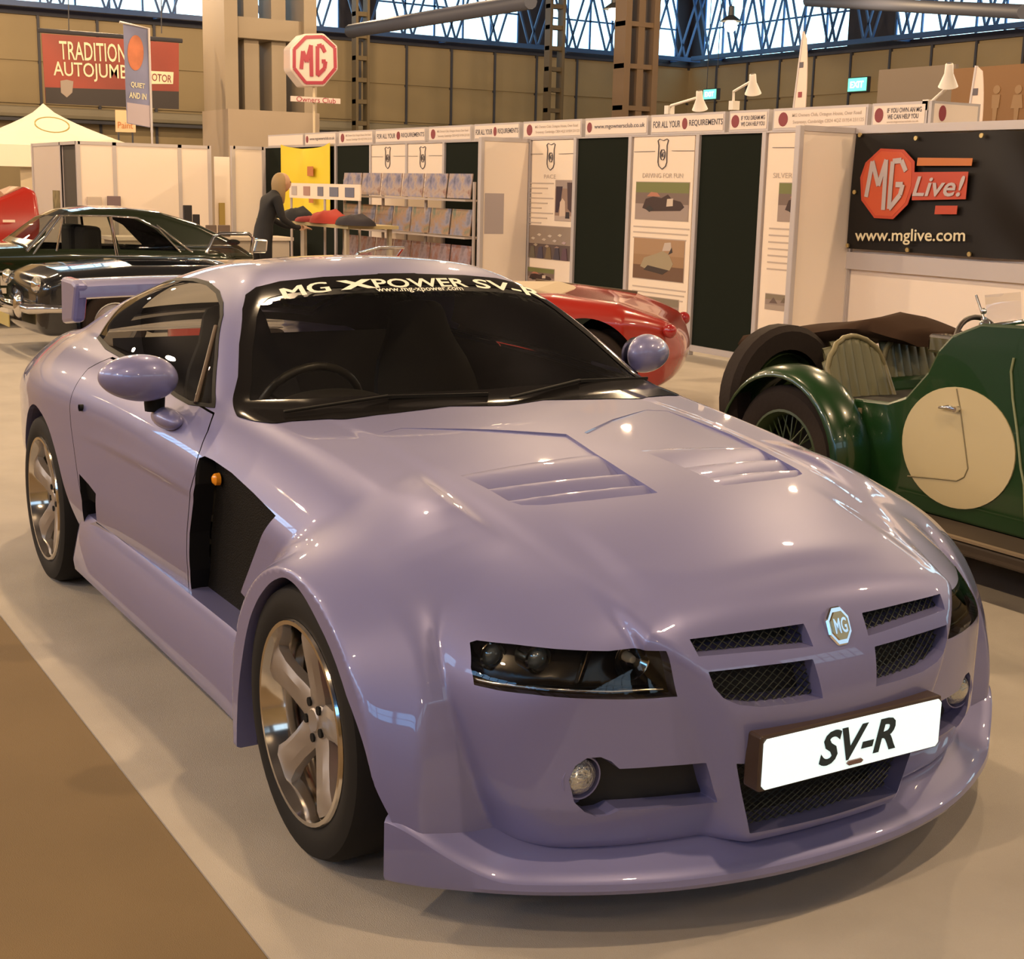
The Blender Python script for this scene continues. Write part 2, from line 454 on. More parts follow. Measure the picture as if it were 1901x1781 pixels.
struct('ceiling', MB().box((HX0, HY0, HZ), (HX1, HY1, HZ + .15)), ROOFM)
PANE = mat('daylight_pane', (.6, .8, 1.0), rough=.3, emit=(.42, .80, 1.0), emit_s=2.4)
PANE2 = mat('daylight_pane_near', (.6, .8, 1.0), rough=.3, emit=(.14, .48, 1.0), emit_s=4.0)
PANE3 = mat('daylight_pane_end', (.6, .8, 1.0), rough=.3, emit=(.30, .62, 1.0), emit_s=1.0)
FRAMEB = mat('window_steel_glare', (.015, .07, .22), rough=.5)  # dark steel coloured blue for the window light bleeding over the bars

def wall_frame(side):
    """returns P(u, z, out) for a wall; u runs along the wall, out points into the hall"""
    return {'far': lambda u, z, d=0: (HX0 + d, u, z), 'right': lambda u, z, d=0: (u, HY1 - d, z),
            'near': lambda u, z, d=0: (HX1 - d, u, z), 'left': lambda u, z, d=0: (u, HY0 + d, z)}[side]
def span(side): return (HY0, HY1) if side in ('far', 'near') else (HX0, HX1)
win_n = 0
def pbox(P, u0, u1, z0, z1, d0, d1):
    a, b = P(u0, z0, d0), P(u1, z1, d1)
    return MB().box(tuple(map(min, a, b)), tuple(map(max, a, b)))
panel_cache = {}
for side in ('far', 'right', 'near', 'left'):
    P = wall_frame(side); u0, u1 = span(side); seen = side in ('far', 'right')
    w = struct('wall_' + side, pbox(P, u0, u1, 0, WIN0 - .15, -.2, 0), CLAD)
    struct('wall_' + side + '_upper', pbox(P, u0, u1, WIN1, HZ, -.2, 0), ROOFM)
    struct('trim_%d' % (1 + ('far', 'right', 'near', 'left').index(side)), pbox(P, u0, u1, WIN0 - .2, WIN0, -.2, .12), STEEL)
    # cladding panels and mullions
    if seen:
        n = int((u1 - u0) / 1.55); us = np.linspace(u0, u1, n + 1)
        for i in range(n):
            vis = (side == 'far' and us[i] > 5.0) or (side == 'right' and us[i] < -20)
            if not vis: continue
            for z0, z1 in ((2.1, 3.05), (3.5, 4.55), (4.62, 5.72)):
                key = (side,)
                if key not in panel_cache: panel_cache[key] = pbox(P, 0, us[1] - us[0] - .07, 0, 1, 0, .05).mesh('cladding_panel')
                o = link('cladding_panel', panel_cache[key], CLAD, w); q = P(us[i] + .035, z0)
                o.location = (0, q[1], q[2]) if side == 'far' else (q[0], 0, q[2])
                o.scale = (1, 1, z1 - z0)
            pbox(P, us[i] - .035, us[i] + .035, 0, WIN0 - .2, .0, .09).build('wall_mullion', STEEL, w)
        pbox(P, u0, u1, 3.10, 3.42, .1, .45).build('service_duct', PIPE, w, bevel=.12)
        pbox(P, u0, u1, 3.02, 3.10, .05, .5).build('duct_shelf', STEEL, w)
    # clerestory windows in bays
    bays = {'far': [(5.4, 11.9), (13.2, 16.0), (17.2, 22.3), (23.3, 28.7)], 'right': [(-36.8, -29.8), (-27.9, -20.0), (-18.5, -10), (-8, 0), (2, 12)],
            'near': [(-14, -8), (-6.5, 0), (1.5, 8), (9.5, 16)], 'left': [(-36, -29), (-27, -20), (-18, -11), (-9, -2), (0, 7), (8.5, 14)]}[side]
    edge = u0
    for b0, b1 in bays + [(u1, u1)]:
        if b0 > edge: struct('trim_9', pbox(P, edge, b0, WIN0, WIN1, -.2, .02), ROOFM)
        edge = b1
    for b0, b1 in bays:
        win_n += 1
        root = thing('window_%d' % win_n, None, None, kind='structure')
        m_ = max(2, round((b1 - b0) / .95)); us = np.linspace(b0, b1, m_ + 1)
        for i in range(m_):
            pbox(P, us[i] + .02, us[i + 1] - .02, WIN0, WIN1, -.10, -.08).build('pane', PANE if seen else (PANE2 if side == 'left' else PANE3), root)
        for i in range(m_ + 1): pbox(P, us[i] - .025, us[i] + .025, WIN0, WIN1, -.12, -.02).build('glazing_bar', FRAMEB, root)
        pbox(P, b0, b1, WIN0 + 1.02, WIN0 + 1.07, -.12, -.02).build('transom', FRAMEB, root)
# lattice girders in front of the windows (W-bracing of twin bars)
LATT = mat('girder_glare_blue', (.012, .05, .17), rough=.5)  # blue glare of the windows is put into this dark steel's colour
def girder(side, u0, u1, pitch, z0, z1, d, label):
    P = wall_frame(side); g = thing('lattice_girder', label, 'girder', P(u0, z0, d)); o = Vector(P(u0, z0, d))
    def loc(q): return Vector(q) - o
    MB().bar(loc(P(u0, z0, d)), loc(P(u1, z0, d)), .14, .14).build('bottom_chord', LATT, g)
    MB().bar(loc(P(u0, z1, d)), loc(P(u1, z1, d)), .16, .16).build('top_chord', LATT, g)
    for u in np.linspace(u0 + .6, u1 - .6, 6): MB().bar(loc(P(u, z0, d)), loc(P(u, z0, .0)), .10, .10).build('wall_bracket', LATT, g)
    n = int((u1 - u0) / pitch); us = np.linspace(u0, u1, n + 1)
    for i in range(n):
        m = (us[i] + us[i + 1]) / 2
        for e in (-.16, .16):
            MB().bar(loc(P(us[i] + e, z1, d)), loc(P(m + e, z0, d)), .055, .055).build('brace', LATT, g)
            MB().bar(loc(P(m + e, z0, d)), loc(P(us[i + 1] + e, z1, d)), .055, .055).build('brace', LATT, g)
    return g
girder('far', 5.2, 29.0, 1.45, WIN0 - .02, WIN1 + .05, .9, 'long dark lattice girder with blue window glare in its colour, in front of the left run of high windows')
girder('right', -36.2, -14.0, 1.45, WIN0 - .02, WIN1 + .05, .9, 'long dark lattice girder with blue window glare in its colour, in front of the right run of high windows')
# roof trusses seen edge-on overhead
def roof_tube(p, q, r, label):
    tag(MB().tube([p, q], r, 10).build('roof_tube', mat('tube_steel', (.05, .055, .08), rough=.6), smooth=.8), label, 'beam')
roof_tube(on_x(650, 58, -30), on_x(985, 2, -22), .16, 'thick slanting steel tube above the red octagon sign')
roof_tube(on_y(1500, 2, 24), on_y(1901, 22, 20), .14, 'dark slanting roof tube at the top right corner')
for y in (24.2, 12.6, 4.0):
    pass

# columns
def ladder_column(px0, px1, pyb, x, ztop, label, m, rungs=9, depth=.4):
    a, b = on_x(px0, pyb, x), on_x(px1, pyb, x); y0, y1 = a[1], b[1]; zb = 0
    c = thing('lattice_column', label, 'column', (x, (y0 + y1) / 2, 0)); w = (y1 - y0) / 2; t = w * .34
    for s in (-1, 1): MB().box((-depth / 2, s * w - (t if s > 0 else 0), 0), (depth / 2, s * w + (t if s < 0 else 0), ztop)).build('column_leg', m, c)
    for k in range(rungs):
        z = ztop * (k + .5) / rungs; MB().box((-depth / 2 + .03, -w, z - .06), (depth / 2 - .03, w, z + .06)).build('column_rung', m, c)
    return c
BRST = mat('brown_steel', (.13, .08, .04), rough=.6)
ladder_column(1012, 1040, 220, -33.5, 8.3, 'slim yellowish ladder column left of the brown steel column', mat('ochre_steel', (.085, .06, .028), rough=.6), 14, .3)
ladder_column(657, 682, 220, -34.5, 8.3, 'slim ladder column just right of the octagon sign', mat('olive_steel', (.09, .065, .03), rough=.6), 14, .3)
c2 = ladder_column(1146, 1208, 200, -28.0, 8.4, 'brown steel lattice column in front of the high windows', BRST, 8, .5)
MB().box((-.2, -.10, 0), (.2, .10, 8.4)).build('column_core', BRST, c2)
# cream portal column at the left
a, b = on_x(400, 265, -30), on_x(566, 265, -30); yc = (a[1] + b[1]) / 2; w = (b[1] - a[1]) / 2
pc = thing('portal_column', 'broad cream painted portal column on a boxed base behind the white panels', 'column', (-30, yc, 0))
MB().box((-.9, -w, 0), (.9, w, 3.2)).build('boxed_base', mat('cream_boarding', (.33, .26, .19), rough=.6), pc)
for s in (-1, 1): MB().box((-.75, s * w * .86 - .16, 3.2), (.75, s * w * .86 + .16, 8.5)).build('column_leg', CREAMST, pc)
for s in (-.30, .30): MB().box((-.45, s * w - .18, 3.2), (.35, s * w + .18, 8.5)).build('column_leg', CREAMST, pc)
for z in (5.05, 7.6): MB().box((-.6, -w * .98, z - .22), (.6, w * .98, z + .25)).build('cross_plate', CREAMST, pc)

# high-bay lamps
LH = mat('lamp_housing_grey', (.12, .12, .12), rough=.5, metal=.5)
LGL = mat('lamp_bulb', (1, .9, .7), rough=.3, emit=(1.0, .80, .52), emit_s=14)
hb = thing('high_bay_lamp', 'glowing high bay lamp hanging under the dark roof', 'lamp', (*LAMP_SPOTS[0], LAMP_Z), group='high bay lamps under the roof')
MB().lathe([(.06, .62), (.09, .60), (.10, .34), (.16, .30), (.30, .20), (.33, .16), (.31, .16), (.28, .19), (.15, .28), (0, .30)], 20).build('reflector', LH, hb, smooth=.8)
MB().tube([(0, 0, .62), (0, 0, HZ - LAMP_Z)], .012, 6).build('suspension', LH, hb)
MB().lathe([(.0, -.16), (.10, -.13), (.18, -.04), (.20, .06), (.16, .16), (.0, .24)], 14).build('bulb', LGL, hb, smooth=1.5)
c = copy_tree(hb); c.location = (*LAMP_SPOTS[1], LAMP_Z)
hb['label'] = 'right-hand glowing high bay lamp, at the hall corner between two runs of high windows'
c['label'] = 'left-hand glowing high bay lamp, beside the brown steel column'
# ------------------------------------------------------------------ lavender coupe
PAINT = mat('lavender_paint', (0.182, 0.182, 0.365), rough=0.43, metal=0.22, coat=1.0, coat_rough=0.02)
BLACK = mat('black_trim', (0.010, 0.010, 0.010), rough=0.6, spec=.15)
GLOSSB = mat('gloss_black', (0.01, 0.01, 0.01), rough=0.12)
GLASS = glass('car_glass', (0.80, 0.80, 0.76))
LENS = glass('lens_glass', (0.92, 0.92, 0.90))
CHROME = mat('chrome', (0.75, 0.73, 0.70), rough=0.08, metal=1.0)
RUBBER = mat('tyre_rubber', (0.012, 0.011, 0.010), rough=0.75, spec=.25)
MESHM = mat('grille_mesh', (0.05, 0.055, 0.045), rough=0.4, metal=0.6)

h_c = spline([-3.9, -3.6, -3.4, -3.0, -2.6, -2.0, -1.2, -.9, -.75, -.33, .1, .21, .485, .635, .725, .78, .88],
             [.84, .88, .92, .955, .97, .96, .95, .94, .930, .907, .868, .854, .800, .755, .709, .65, .48])
h_k = spline([-3.9, -.9, -.68, -.15, .09, .30, .46, .6, .75, .9], [.05, .03, .04, .09, .125, .185, .23, .25, .27, .27])
w_p = spline([-3.8, -3.6, -3.3, -3.0, -2.6, -2.2, -1.7, -1.2, -.8, -.4, 0, .3, .5, .9],
             [.66, .745, .845, .90, .935, .93, .905, .89, .88, .87, .86, .818, .768, .70])
z_crest = spline([-3.8, -3.5, -3.0, -2.6, -1.2, -.9, -.78, -.2, -.03, .13, .32, .47, .55, .8], [.80, .845, .90, .935, .94, .925, .912, .845, .82, .785, .74, .685, .64, .52])
n_x = spline([.05, .15, .27, .36, .45, .52, .56, .66, .717, .76, .85], [.772, .782, .794, .806, .819, .819, .809, .765, .724, .658, .48])
n_a = spline([.05, .15, .27, .38, .55, .68, .76, .9], [.19, .205, .237, .275, .337, .377, .42, .47])
r_z = spline([-4.0, -3.7, -3.4, -3.0, -2.7, -2.4, -2.1, -1.8, -1.5, -1.33, -1.1, -.8], [.70, .80, .90, 1.055, 1.15, 1.222, 1.284, 1.314, 1.311, 1.290, 1.245, 1.175])

FLARE_F = chaikin([(-.47, .05), (-.475, .35), (-.445, .53), (-.34, .69), (-.20, .80), (-.06, .84), (.07, .83), (.19, .775), (.30, .70), (.37, .62),
                   (.435, .525), (.465, .42), (.482, .305), (.49, .05)], 1)
def _sd_table(P, lo, hi, n):
    U, Vv = np.meshgrid(np.linspace(lo[0], hi[0], n), np.linspace(lo[1], hi[1], n), indexing='ij'); T = sd_poly(P, U, Vv)
    def f(u, v):
        a = np.clip((u - lo[0]) / (hi[0] - lo[0]) * (n - 1), 0, n - 1.001); b = np.clip((v - lo[1]) / (hi[1] - lo[1]) * (n - 1), 0, n - 1.001)
        i = a.astype(int); j = b.astype(int); a = a - i; b = b - j
        return T[i, j] * (1-a) * (1-b) + T[i+1, j] * a * (1-b) + T[i, j+1] * (1-a) * b + T[i+1, j+1] * a * b
    return f
flare_sd = _sd_table(FLARE_F, (-.9, -.1), (1.0, 1.2), 260)

def car_f(x, y, z):
    a = np.abs(y); a2 = a * a
    top = z - (h_c(x) - h_k(x) * a2 - 0.007 * sstep(a, .36, .43) * sstep(x, .15, .5))
    zc = z_crest(x) - 0.20
    ys = w_p(x) - 3.5 * np.maximum(0, z - zc) ** 2 - 0.9 * np.maximum(0, .52 - z) ** 2
    side = a - ys
    lean = .42 * np.maximum(0, z - (.485 + .12 * a))
    xf = .764 - .25 * a2 - .44 * a2 * a2 * a - lean - .40 * np.maximum(0, .30 - z)
    front = x - xf
    rear = (-3.62 + .10 * a2 + .22 * a2 * a2 + .15 * np.maximum(0, .7 - z)) - x
    b = smax(top, side, .035 + .05 * sstep(x, -.2, .4))
    b = smax(b, front, .07)
    b = smax(b, rear, .10)
    # centre nose
    nose = smax(x - (n_x(z) - .26 * a2), (a - n_a(z) - .95 * np.clip(.780 - x, -.1, .10)) / 1.3, .010)
    nose = smax(nose, top + .002, .05)
    b = smin(b, nose, .012)
    b = smax(b, .185 - z, .03)
    # cabin
    ws = (x + .745 + 1.735 * (z - .93) + .40 * a2) / 2.0
    rf = (z - (r_z(x) - .15 * a2 - .12 * a2 * a2)) / 1.05
    yg = .80 - .58 * (z - .90) - .5 * (z - .90) ** 2 - .13 * np.maximum(0, x + 1.35) ** 2 - .055 * np.maximum(0, -1.7 - x) ** 2
    sg = (a - yg) / 1.15
    g = smax(ws, sg, .05); g = smax(g, rf, .10)
    g = smax(g, .7 - z, .02)
    b = smin(b, g, .03)
    # front wheel flare
    zz = np.maximum(z - .28, 0); rho = np.sqrt(x * x + zz * zz) + 1e-6
    yf = .952 - (1.0 + 1.05 * (zz / rho) ** 1.5) * (np.sqrt(np.maximum(rho - .408, 0) ** 2 + .0001) - .01) - .10 * np.maximum(0, x - .3)
    fl = smax(a - yf, flare_sd(x, z), .012 + .06 * sstep(z, .58, .76))
    fl = smax(fl, .60 - a, .01)
    fl = smax(fl, .125 - z, .01)
    return smin(b, fl, .010 + .05 * sstep(z, .60, .76))

car = thing('sports_coupe', 'lavender grey two-door sports coupe with SV-R number plate, filling the foreground', 'car', (0, 0, 0))
H = 0.0115
half = implicit_mesh(car_f, (-3.72, -.03, .10), (.93, 1.02, 1.36), H)
half, _ = cut(half, lambda x, y, z: y)

def pix_poly(pixels, ax, smooth=0):
    """photo outline -> polygon on the body, in the two given axes (|y|)"""
    P = raycast(car_f, pixels)
    P[:, 1] = np.abs(P[:, 1]); P = P[:, list(ax)]
    return chaikin(P, smooth) if smooth else P
XZ, YZ, XY = (0, 2), (1, 2), (0, 1)

# wheel openings
AF = [on_y(*q, -.945)[[0, 2]] for q in ((437, 1370), (440, 1270), (452, 1180), (463, 1130), (480, 1090), (503, 1060), (530, 1048), (555, 1065), (580, 1100), (630, 1200), (680, 1360), (700, 1460), (716, 1560))]
AF = chaikin([(AF[0][0], -.1)] + [tuple(p) for p in AF] + [(AF[-1][0] + .02, -.1)], 2)
AR = chaikin([(-3.02, -.1), (-3.01, .33), (-2.95, .52), (-2.80, .66), (-2.62, .715), (-2.42, .67), (-2.28, .54), (-2.19, .38), (-2.12, .22), (-2.10, -.1)], 2)
arch_rims = []
for P in (AF, AR):
    off = .026 if P is AF else .0
    half, _ = cut(half, lambda x, y, z: np.maximum(sd_poly(P, x, z) + off, .55 - np.abs(y)), ref=1)
    arch_rims.append(walls(half, lambda A: np.stack([0 * A[:, 0], np.where(A[:, 1] > .7, -.055, 0.0), 0 * A[:, 0]], 1)))
body_extra = arch_rims

def take(polyfn, ref=1, gap=0.0):
    """cut a region out of the half body; returns that region (gap leaves a shut line)"""
    global half
    half, reg = cut(half, lambda x, y, z: polyfn(x, y, z) - gap, ref=ref)
    if gap:
        _, reg = cut(reg, lambda x, y, z: polyfn(x, y, z) + gap, ref=0)
    return reg
def recess(polyfn, off, ref=2):
    global half
    half, reg = cut(half, polyfn, ref=ref)
    body_extra.append(walls(half, off)); return reg

# ---- glass areas
P_ws = pix_poly([(441, 774), (442, 700), (444, 640), (450, 575), (456, 548), (475, 534), (520, 523), (600, 515), (700, 510), (770, 508)], YZ)
P_ws = np.concatenate([[[-.2, P_ws[-1][1]]], P_ws[::-1], pix_poly([(470, 782), (540, 783), (620, 779), (700, 771), (770, 763), (835, 755)], YZ), [[-.2, .925]]])
ws_reg = take(lambda x, y, z: np.maximum(sd_poly(P_ws, np.abs(y), z), -1.75 - x), ref=1)
P_sw = pix_poly([(180, 628), (205, 592), (235, 560), (262, 540), (290, 526), (330, 516), (365, 517), (390, 524), (408, 540), (415, 562), (415, 585), (405, 660), (400, 730), (399, 758), (350, 752),
                 (325, 738), (290, 710), (230, 668), (195, 648)], XZ)
sw_reg = take(lambda x, y, z: np.maximum(sd_poly(P_sw, x, z), .3 - np.abs(y)), ref=1)
P_rw = [(-3.10, -.2), (-3.10, .42), (-2.35, .46), (-2.35, -.2)]
rw_reg = take(lambda x, y, z: np.maximum(sd_poly(P_rw, x, np.abs(y)), .95 - z), ref=0)
lin, _ = cut(half, lambda x, y, z: np.maximum(np.maximum(x + 1.02, -3.2 - x), .45 - z)); lin = _
lin = dict(V=lin['V'] - lin['N'] * .02, N=-lin['N'], F=lin['F'][:, ::-1])
np_obj('interior_lining', both(lin), mat('dark_lining', (.006, .0055, .005), rough=.9, spec=.05), car)

# ---- recesses in the nose
slotU = pix_poly([(1280, 1187), (1385, 1173), (1492, 1158), (1510, 1201), (1400, 1210), (1297, 1219)], YZ)
slotL = pix_poly([(1315, 1248), (1410, 1237), (1509, 1224), (1528, 1297), (1470, 1307), (1414, 1313), (1372, 1309), (1344, 1297), (1325, 1276)], YZ)
intake = pix_poly([(1367, 1418), (1376, 1470), (1386, 1517), (1392, 1548)], YZ)
intake = np.concatenate([intake, [[-.2, intake[-1][1] - .005], [-.2, intake[0][1] + .01]]])
fogP = pix_poly([(1056, 1449), (1068, 1422), (1090, 1408), (1115, 1406), (1135, 1414), (1150, 1428), (1230, 1423), (1311, 1417), (1318, 1440), (1325, 1468), (1332, 1490), (1240, 1499), (1150, 1505),
                 (1130, 1514), (1108, 1517), (1085, 1508), (1066, 1490)], YZ)
front_only = lambda P: (lambda x, y, z: np.maximum(sd_poly(P, np.abs(y), z), .3 - x))
mesh_regs = []
for P, d in ((slotU, .085), (slotL, .085), (intake, .10), (fogP, .06)):
    reg = recess(front_only(P), (-d, 0, 0)); mesh_regs.append(dict(V=reg['V'] - np.array([d * .96, 0, 0]), N=reg['N'], F=reg['F']))

# ---- headlamp opening
hlP = pix_poly([(872, 1193), (885, 1189), (950, 1196), (1030, 1205), (1130, 1209), (1237, 1209), (1248, 1250), (1258, 1294), (1200, 1298), (1150, 1299), (1075, 1297), (990, 1290), (930, 1283), (880, 1272), (874, 1240)], YZ)
hl_reg = recess(front_only(hlP), (-.03, 0, 0))

# ---- side vents
svP = pix_poly([(370, 851), (362, 900), (352, 990), (353, 1060), (360, 1120), (380, 1160), (400, 1172), (436, 1193), (440, 1170), (447, 1100), (480, 1010), (512, 958), (470, 915), (430, 878), (395, 854), (380, 847)], XZ)
vent_walls = []
def recess_black(polyfn, off):
    global half
    half, reg = cut(half, polyfn, ref=2); vent_walls.append(walls(half, off)); return reg
sv_reg = recess_black(lambda x, y, z: np.maximum(sd_poly(svP, x, z), .5 - np.abs(y)), (0, -.06, 0))
rvP = pix_poly([(147, 880), (165, 900), (178, 917), (180, 968), (158, 976), (152, 930)], XZ)
rv_reg = recess_black(lambda x, y, z: np.maximum(sd_poly(rvP, x, z), .5 - np.abs(y)), (0, -.06, 0))

# ---- bonnet vents
bvP = pix_poly([(712, 803), (800, 858), (900, 905), (945, 931), (968, 938), (1010, 938), (1100, 929), (1190, 919), (1221, 915), (1160, 877), (1105, 842), (1051, 806), (900, 797), (745, 795)], XY)
bv_x0, bv_x1 = bvP[:, 0].min(), bvP[:, 0].max()
bv_depth = lambda V: .006 * sstep(slat_t(V), -5.0, -.6)
L_ = pix_poly([(860, 878), (1104, 840), (906, 901), (1139, 875), (957, 921), (1178, 896), (1000, 940), (1222, 914)], XY).reshape(4, 2, 2)   # louvre lines
def slat_t(A):
    """continuous louvre coordinate: 0 at the first line, 3 at the last"""
    a = np.abs(A[:, 1]); xl = [l[0][0] + (a - l[0][1]) * (l[1][0] - l[0][0]) / (l[1][1] - l[0][1]) for l in L_]
    t = (A[:, 0] - xl[0]) / (xl[1] - xl[0])
    for i in (1, 2): t = np.where(A[:, 0] > xl[i], i + (A[:, 0] - xl[i]) / (xl[i + 1] - xl[i]), t)
    return t
top_only = lambda P: (lambda x, y, z: np.maximum(sd_poly(P, x, np.abs(y)), .55 - z))
bv_reg = recess(top_only(bvP), lambda A: np.stack([0 * A[:, 0], 0 * A[:, 0], -bv_depth(A) - .0003 - .030 * sstep(slat_t(A), -.05, .35)], 1))
bv_reg = dict(V=bv_reg['V'] - np.stack([0 * bv_reg['V'][:, 0], 0 * bv_reg['V'][:, 0], bv_depth(bv_reg['V'])], 1), N=bv_reg['N'], F=bv_reg['F'])

# ---- bonnet and doors with shut lines
bonP = [(-.71, -.3), (-.715, .3), (-.735, .62), (-.65, .70), (-.3, .715), (0, .72), (.25, .715), (.40, .68), (.50, .60), (.58, .50), (.64, .42), (.70, .34), (.72, .25), (.735, -.3)]
bonnet = take(lambda x, y, z: np.maximum(sd_poly(bonP, x, np.abs(y)), .665 - z), ref=1)
dP = np.concatenate([pix_poly([(397, 768), (386, 800), (372, 835), (362, 880), (352, 930), (347, 990), (349, 1060), (357, 1125), (366, 1150)], XZ),
                     [[-1.0, .375], [-1.9, .39], [-2.02, .46], [-2.10, .70], [-2.12, .90], [-2.05, .945], [-1.5, .94]]])
door = take(lambda x, y, z: np.maximum(sd_poly(dP, x, z), .5 - np.abs(y)), ref=1, gap=.0025)
GAPM = mat('shut_line', (.01, .01, .012), rough=.7)

np_obj('body_shell', join(both(half), *[both(b) for b in body_extra]), PAINT, car)
np_obj('bonnet', both(bonnet), PAINT, car)
def sided(name, m, material, parent=car, flip=None):
    r = np_obj(name, mirror(m), material, parent); l = np_obj(name, m, material, parent); return r, l
doors = sided('door', door, PAINT)
shrink = lambda m, d: dict(V=m['V'] - m['N'] * d, N=m['N'], F=m['F'])
np_obj('bonnet_seal', both(shrink(bonnet, .012)), PAINT, car)
for dr, sgn in zip(doors, (-1, 1)):
    seal = shrink(door, .012); np_obj('door_seal', mirror(seal) if sgn < 0 else seal, GAPM, dr)
    hx, hz = -1.93, .80
    q = raycast(car_f, [(153, 757)])[0]
    hm = MB().lathe([(0, .004), (.012, .004), (.012, -.01)], 16, 'y').build('door_lock', BLACK, dr, smooth=.6, loc=(q[0], sgn * (abs(q[1]) + .002), q[2]))

# ---- glazing
band_y = spline([0, .2, .4, .5, .6], [1.222, 1.219, 1.205, 1.19, 1.165])
strip, ws_glass = cut(ws_reg, lambda x, y, z: z - band_y(np.abs(y)), ref=1)
wsg = np_obj('windscreen', both(ws_glass), GLASS, car)
np_obj('sun_strip', both(strip), mat('sunstrip_black', (.012, .012, .012), rough=.25), wsg)
# black surround and cowl along the base of the screen
sd_ws = lambda x, y, z: -sd_poly(P_ws, np.abs(y), z)
ring, _inner = cut(ws_reg, lambda x, y, z: np.minimum(.030 - sd_ws(x, y, z), 1.0)), None
fr = ring[0]
fr = dict(V=fr['V'] + fr['N'] * .002, N=fr['N'], F=fr['F'])
np_obj('screen_surround', both(fr), mat('screen_black', (.010, .009, .009), rough=.10, spec=.12), wsg)
sided('side_window', sw_reg, GLASS)
swr, _i = cut(sw_reg, lambda x, y, z: .010 + sd_poly(P_sw, x, z))
swr = dict(V=swr['V'] + swr['N'] * .002, N=swr['N'], F=swr['F'])
sided('window_seal', swr, BLACK)
np_obj('rear_window', both(rw_reg), GLASS, car)
qb = raycast(car_f, [(403, 606), (388, 665), (366, 748)])
for s in (-1, 1): MB().tube([(p[0], s * (abs(p[1]) + .004), p[2]) for p in qb], .007, 8).build('quarterlight_bar', mat('bar_bronze', (.10, .07, .05), rough=.4), car, smooth=.8)

# sun-strip lettering, laid on the glass
def ws_x(y, z): return -.745 - 1.735 * (z - .93) - .40 * y * y
def on_screen(me, yc, z_of_y):
    co = np.empty(len(me.vertices) * 3); me.vertices.foreach_get('co', co); co = co.reshape(-1, 3)
    y = yc + co[:, 0]; z = z_of_y(np.abs(y)) + co[:, 1]
    out = np.stack([ws_x(y, z) + .006, y, z + .004], 1); me.vertices.foreach_set('co', out.ravel()); me.update(); return me
LETTER = mat('white_vinyl', (.85, .82, .68), rough=.5)
zline = spline([0, .2, .4, .55], [1.245, 1.242, 1.222, 1.190])
def strip_y(px, py): return raycast(car_f, [(px, py)])[0][1]
for body, p0, p1, hgt, dz, bold in (('MG', (507, 536), (601, 530), .028, 0, .0), ('X', (615, 528), (688, 526), .026, 0, .05), ('POWER', (680, 526), (857, 524), .026, 0, .02), ('SV-R', (866, 524), (985, 534), .028, 0, .02)):
    y0, y1 = strip_y(*p0), strip_y(*p1)
    me = text_mesh(body, 1.0, bold=bold, width=abs(y1 - y0) * .96, height=hgt)
    link('windscreen_lettering', on_screen(me, (y0 + y1) / 2, zline), LETTER, wsg)
    if body == 'MG':
        for dy in (-.0028, .0028):
            o = link('windscreen_lettering', on_screen(text_mesh(body, 1.0, width=abs(y1 - y0) * .96, height=hgt), (y0 + y1) / 2 + dy, zline), LETTER, wsg); o.location = (.0004 * (1 if dy > 0 else 2), 0, .0003)
y0, y1 = strip_y(690, 536), strip_y(850, 534)
link('windscreen_lettering', on_screen(text_mesh('www.mg-xpower.com', 1.0, bold=.01, width=abs(y1 - y0), height=.013), (y0 + y1) / 2, lambda a: zline(a) - .021), LETTER, wsg)

# ---- side vent mesh, marker lamp
VENTB = mat('vent_black', (.008, .007, .006), rough=.7, bump=(220, .6), spec=.12)
sided('side_vent_surround', vent_walls[0], BLACK); sided('rear_vent_surround', vent_walls[1], BLACK)
for s in (-1, 1):
    MB().prism([tuple(p) for p in svP], 'y', s * .815 - .003, s * .815 + .003).build('side_vent', VENTB, car)
    MB().prism([tuple(p) for p in rvP], 'y', s * .85 - .003, s * .85 + .003).build('rear_vent', VENTB, car)
q = raycast(car_f, [(374, 890)])[0]
for s in (-1, 1):
    MB().lathe([(0, .012), (.010, .010), (.017, .003), (.018, -.01)], 18, 'y').build('marker_lamp', mat('amber_lens', (.9, .32, .02), rough=.15), car, smooth=.7, loc=(q[0] - .005, s * .835, q[2] - .005), rot=(0 if s > 0 else math.pi, 0, 0))

# ---- grille meshes: real woven wire in front of a dark back plate
def wire_grille(name, P, x_fn, sides=(1, -1), pitch=.0135, ang=35, parent=car):
    """diagonal wires clipped to the polygon P (a,z), laid on x=x_fn(y,z); built over the whole width"""
    P = np.asarray(P); g = MB()
    for s in (-1, 1):
        for half_s in sides:
            th = math.radians(ang) * s; d = np.array([math.cos(th), math.sin(th)]); nrm = np.array([-d[1], d[0]])
            Q = P * np.array([half_s, 1]); pr = Q @ nrm; k0, k1 = math.floor(pr.min() / pitch), math.ceil(pr.max() / pitch)
            for k in range(k0, k1 + 1):
                ts = []
                for i in range(len(Q)):
                    a, b = Q[i], Q[(i + 1) % len(Q)]; pa, pb = a @ nrm - k * pitch, b @ nrm - k * pitch
                    if (pa < 0) != (pb < 0): ts.append(((a + (b - a) * pa / (pa - pb)) @ d))
                ts.sort()
                for t0, t1 in zip(ts[::2], ts[1::2]):
                    if t1 - t0 < .004: continue
                    pts = [nrm * k * pitch + d * t for t in np.linspace(t0, t1, 3)]
                    g.tube([(x_fn(p[0], p[1]) + s * .001, p[0], p[1]) for p in pts], .0017, 4, cap=False)
    return g.build(name, MESHM, parent, recalc=False)
nose_x = lambda y, z: float(n_x(z) - .26 * y * y)
for hs in (1, -1):
    wire_grille('upper_grille_mesh', slotU, lambda y, z: nose_x(y, z) - .036, (hs,))
    wire_grille('lower_grille_mesh', slotL, lambda y, z: nose_x(y, z) - .036, (hs,))
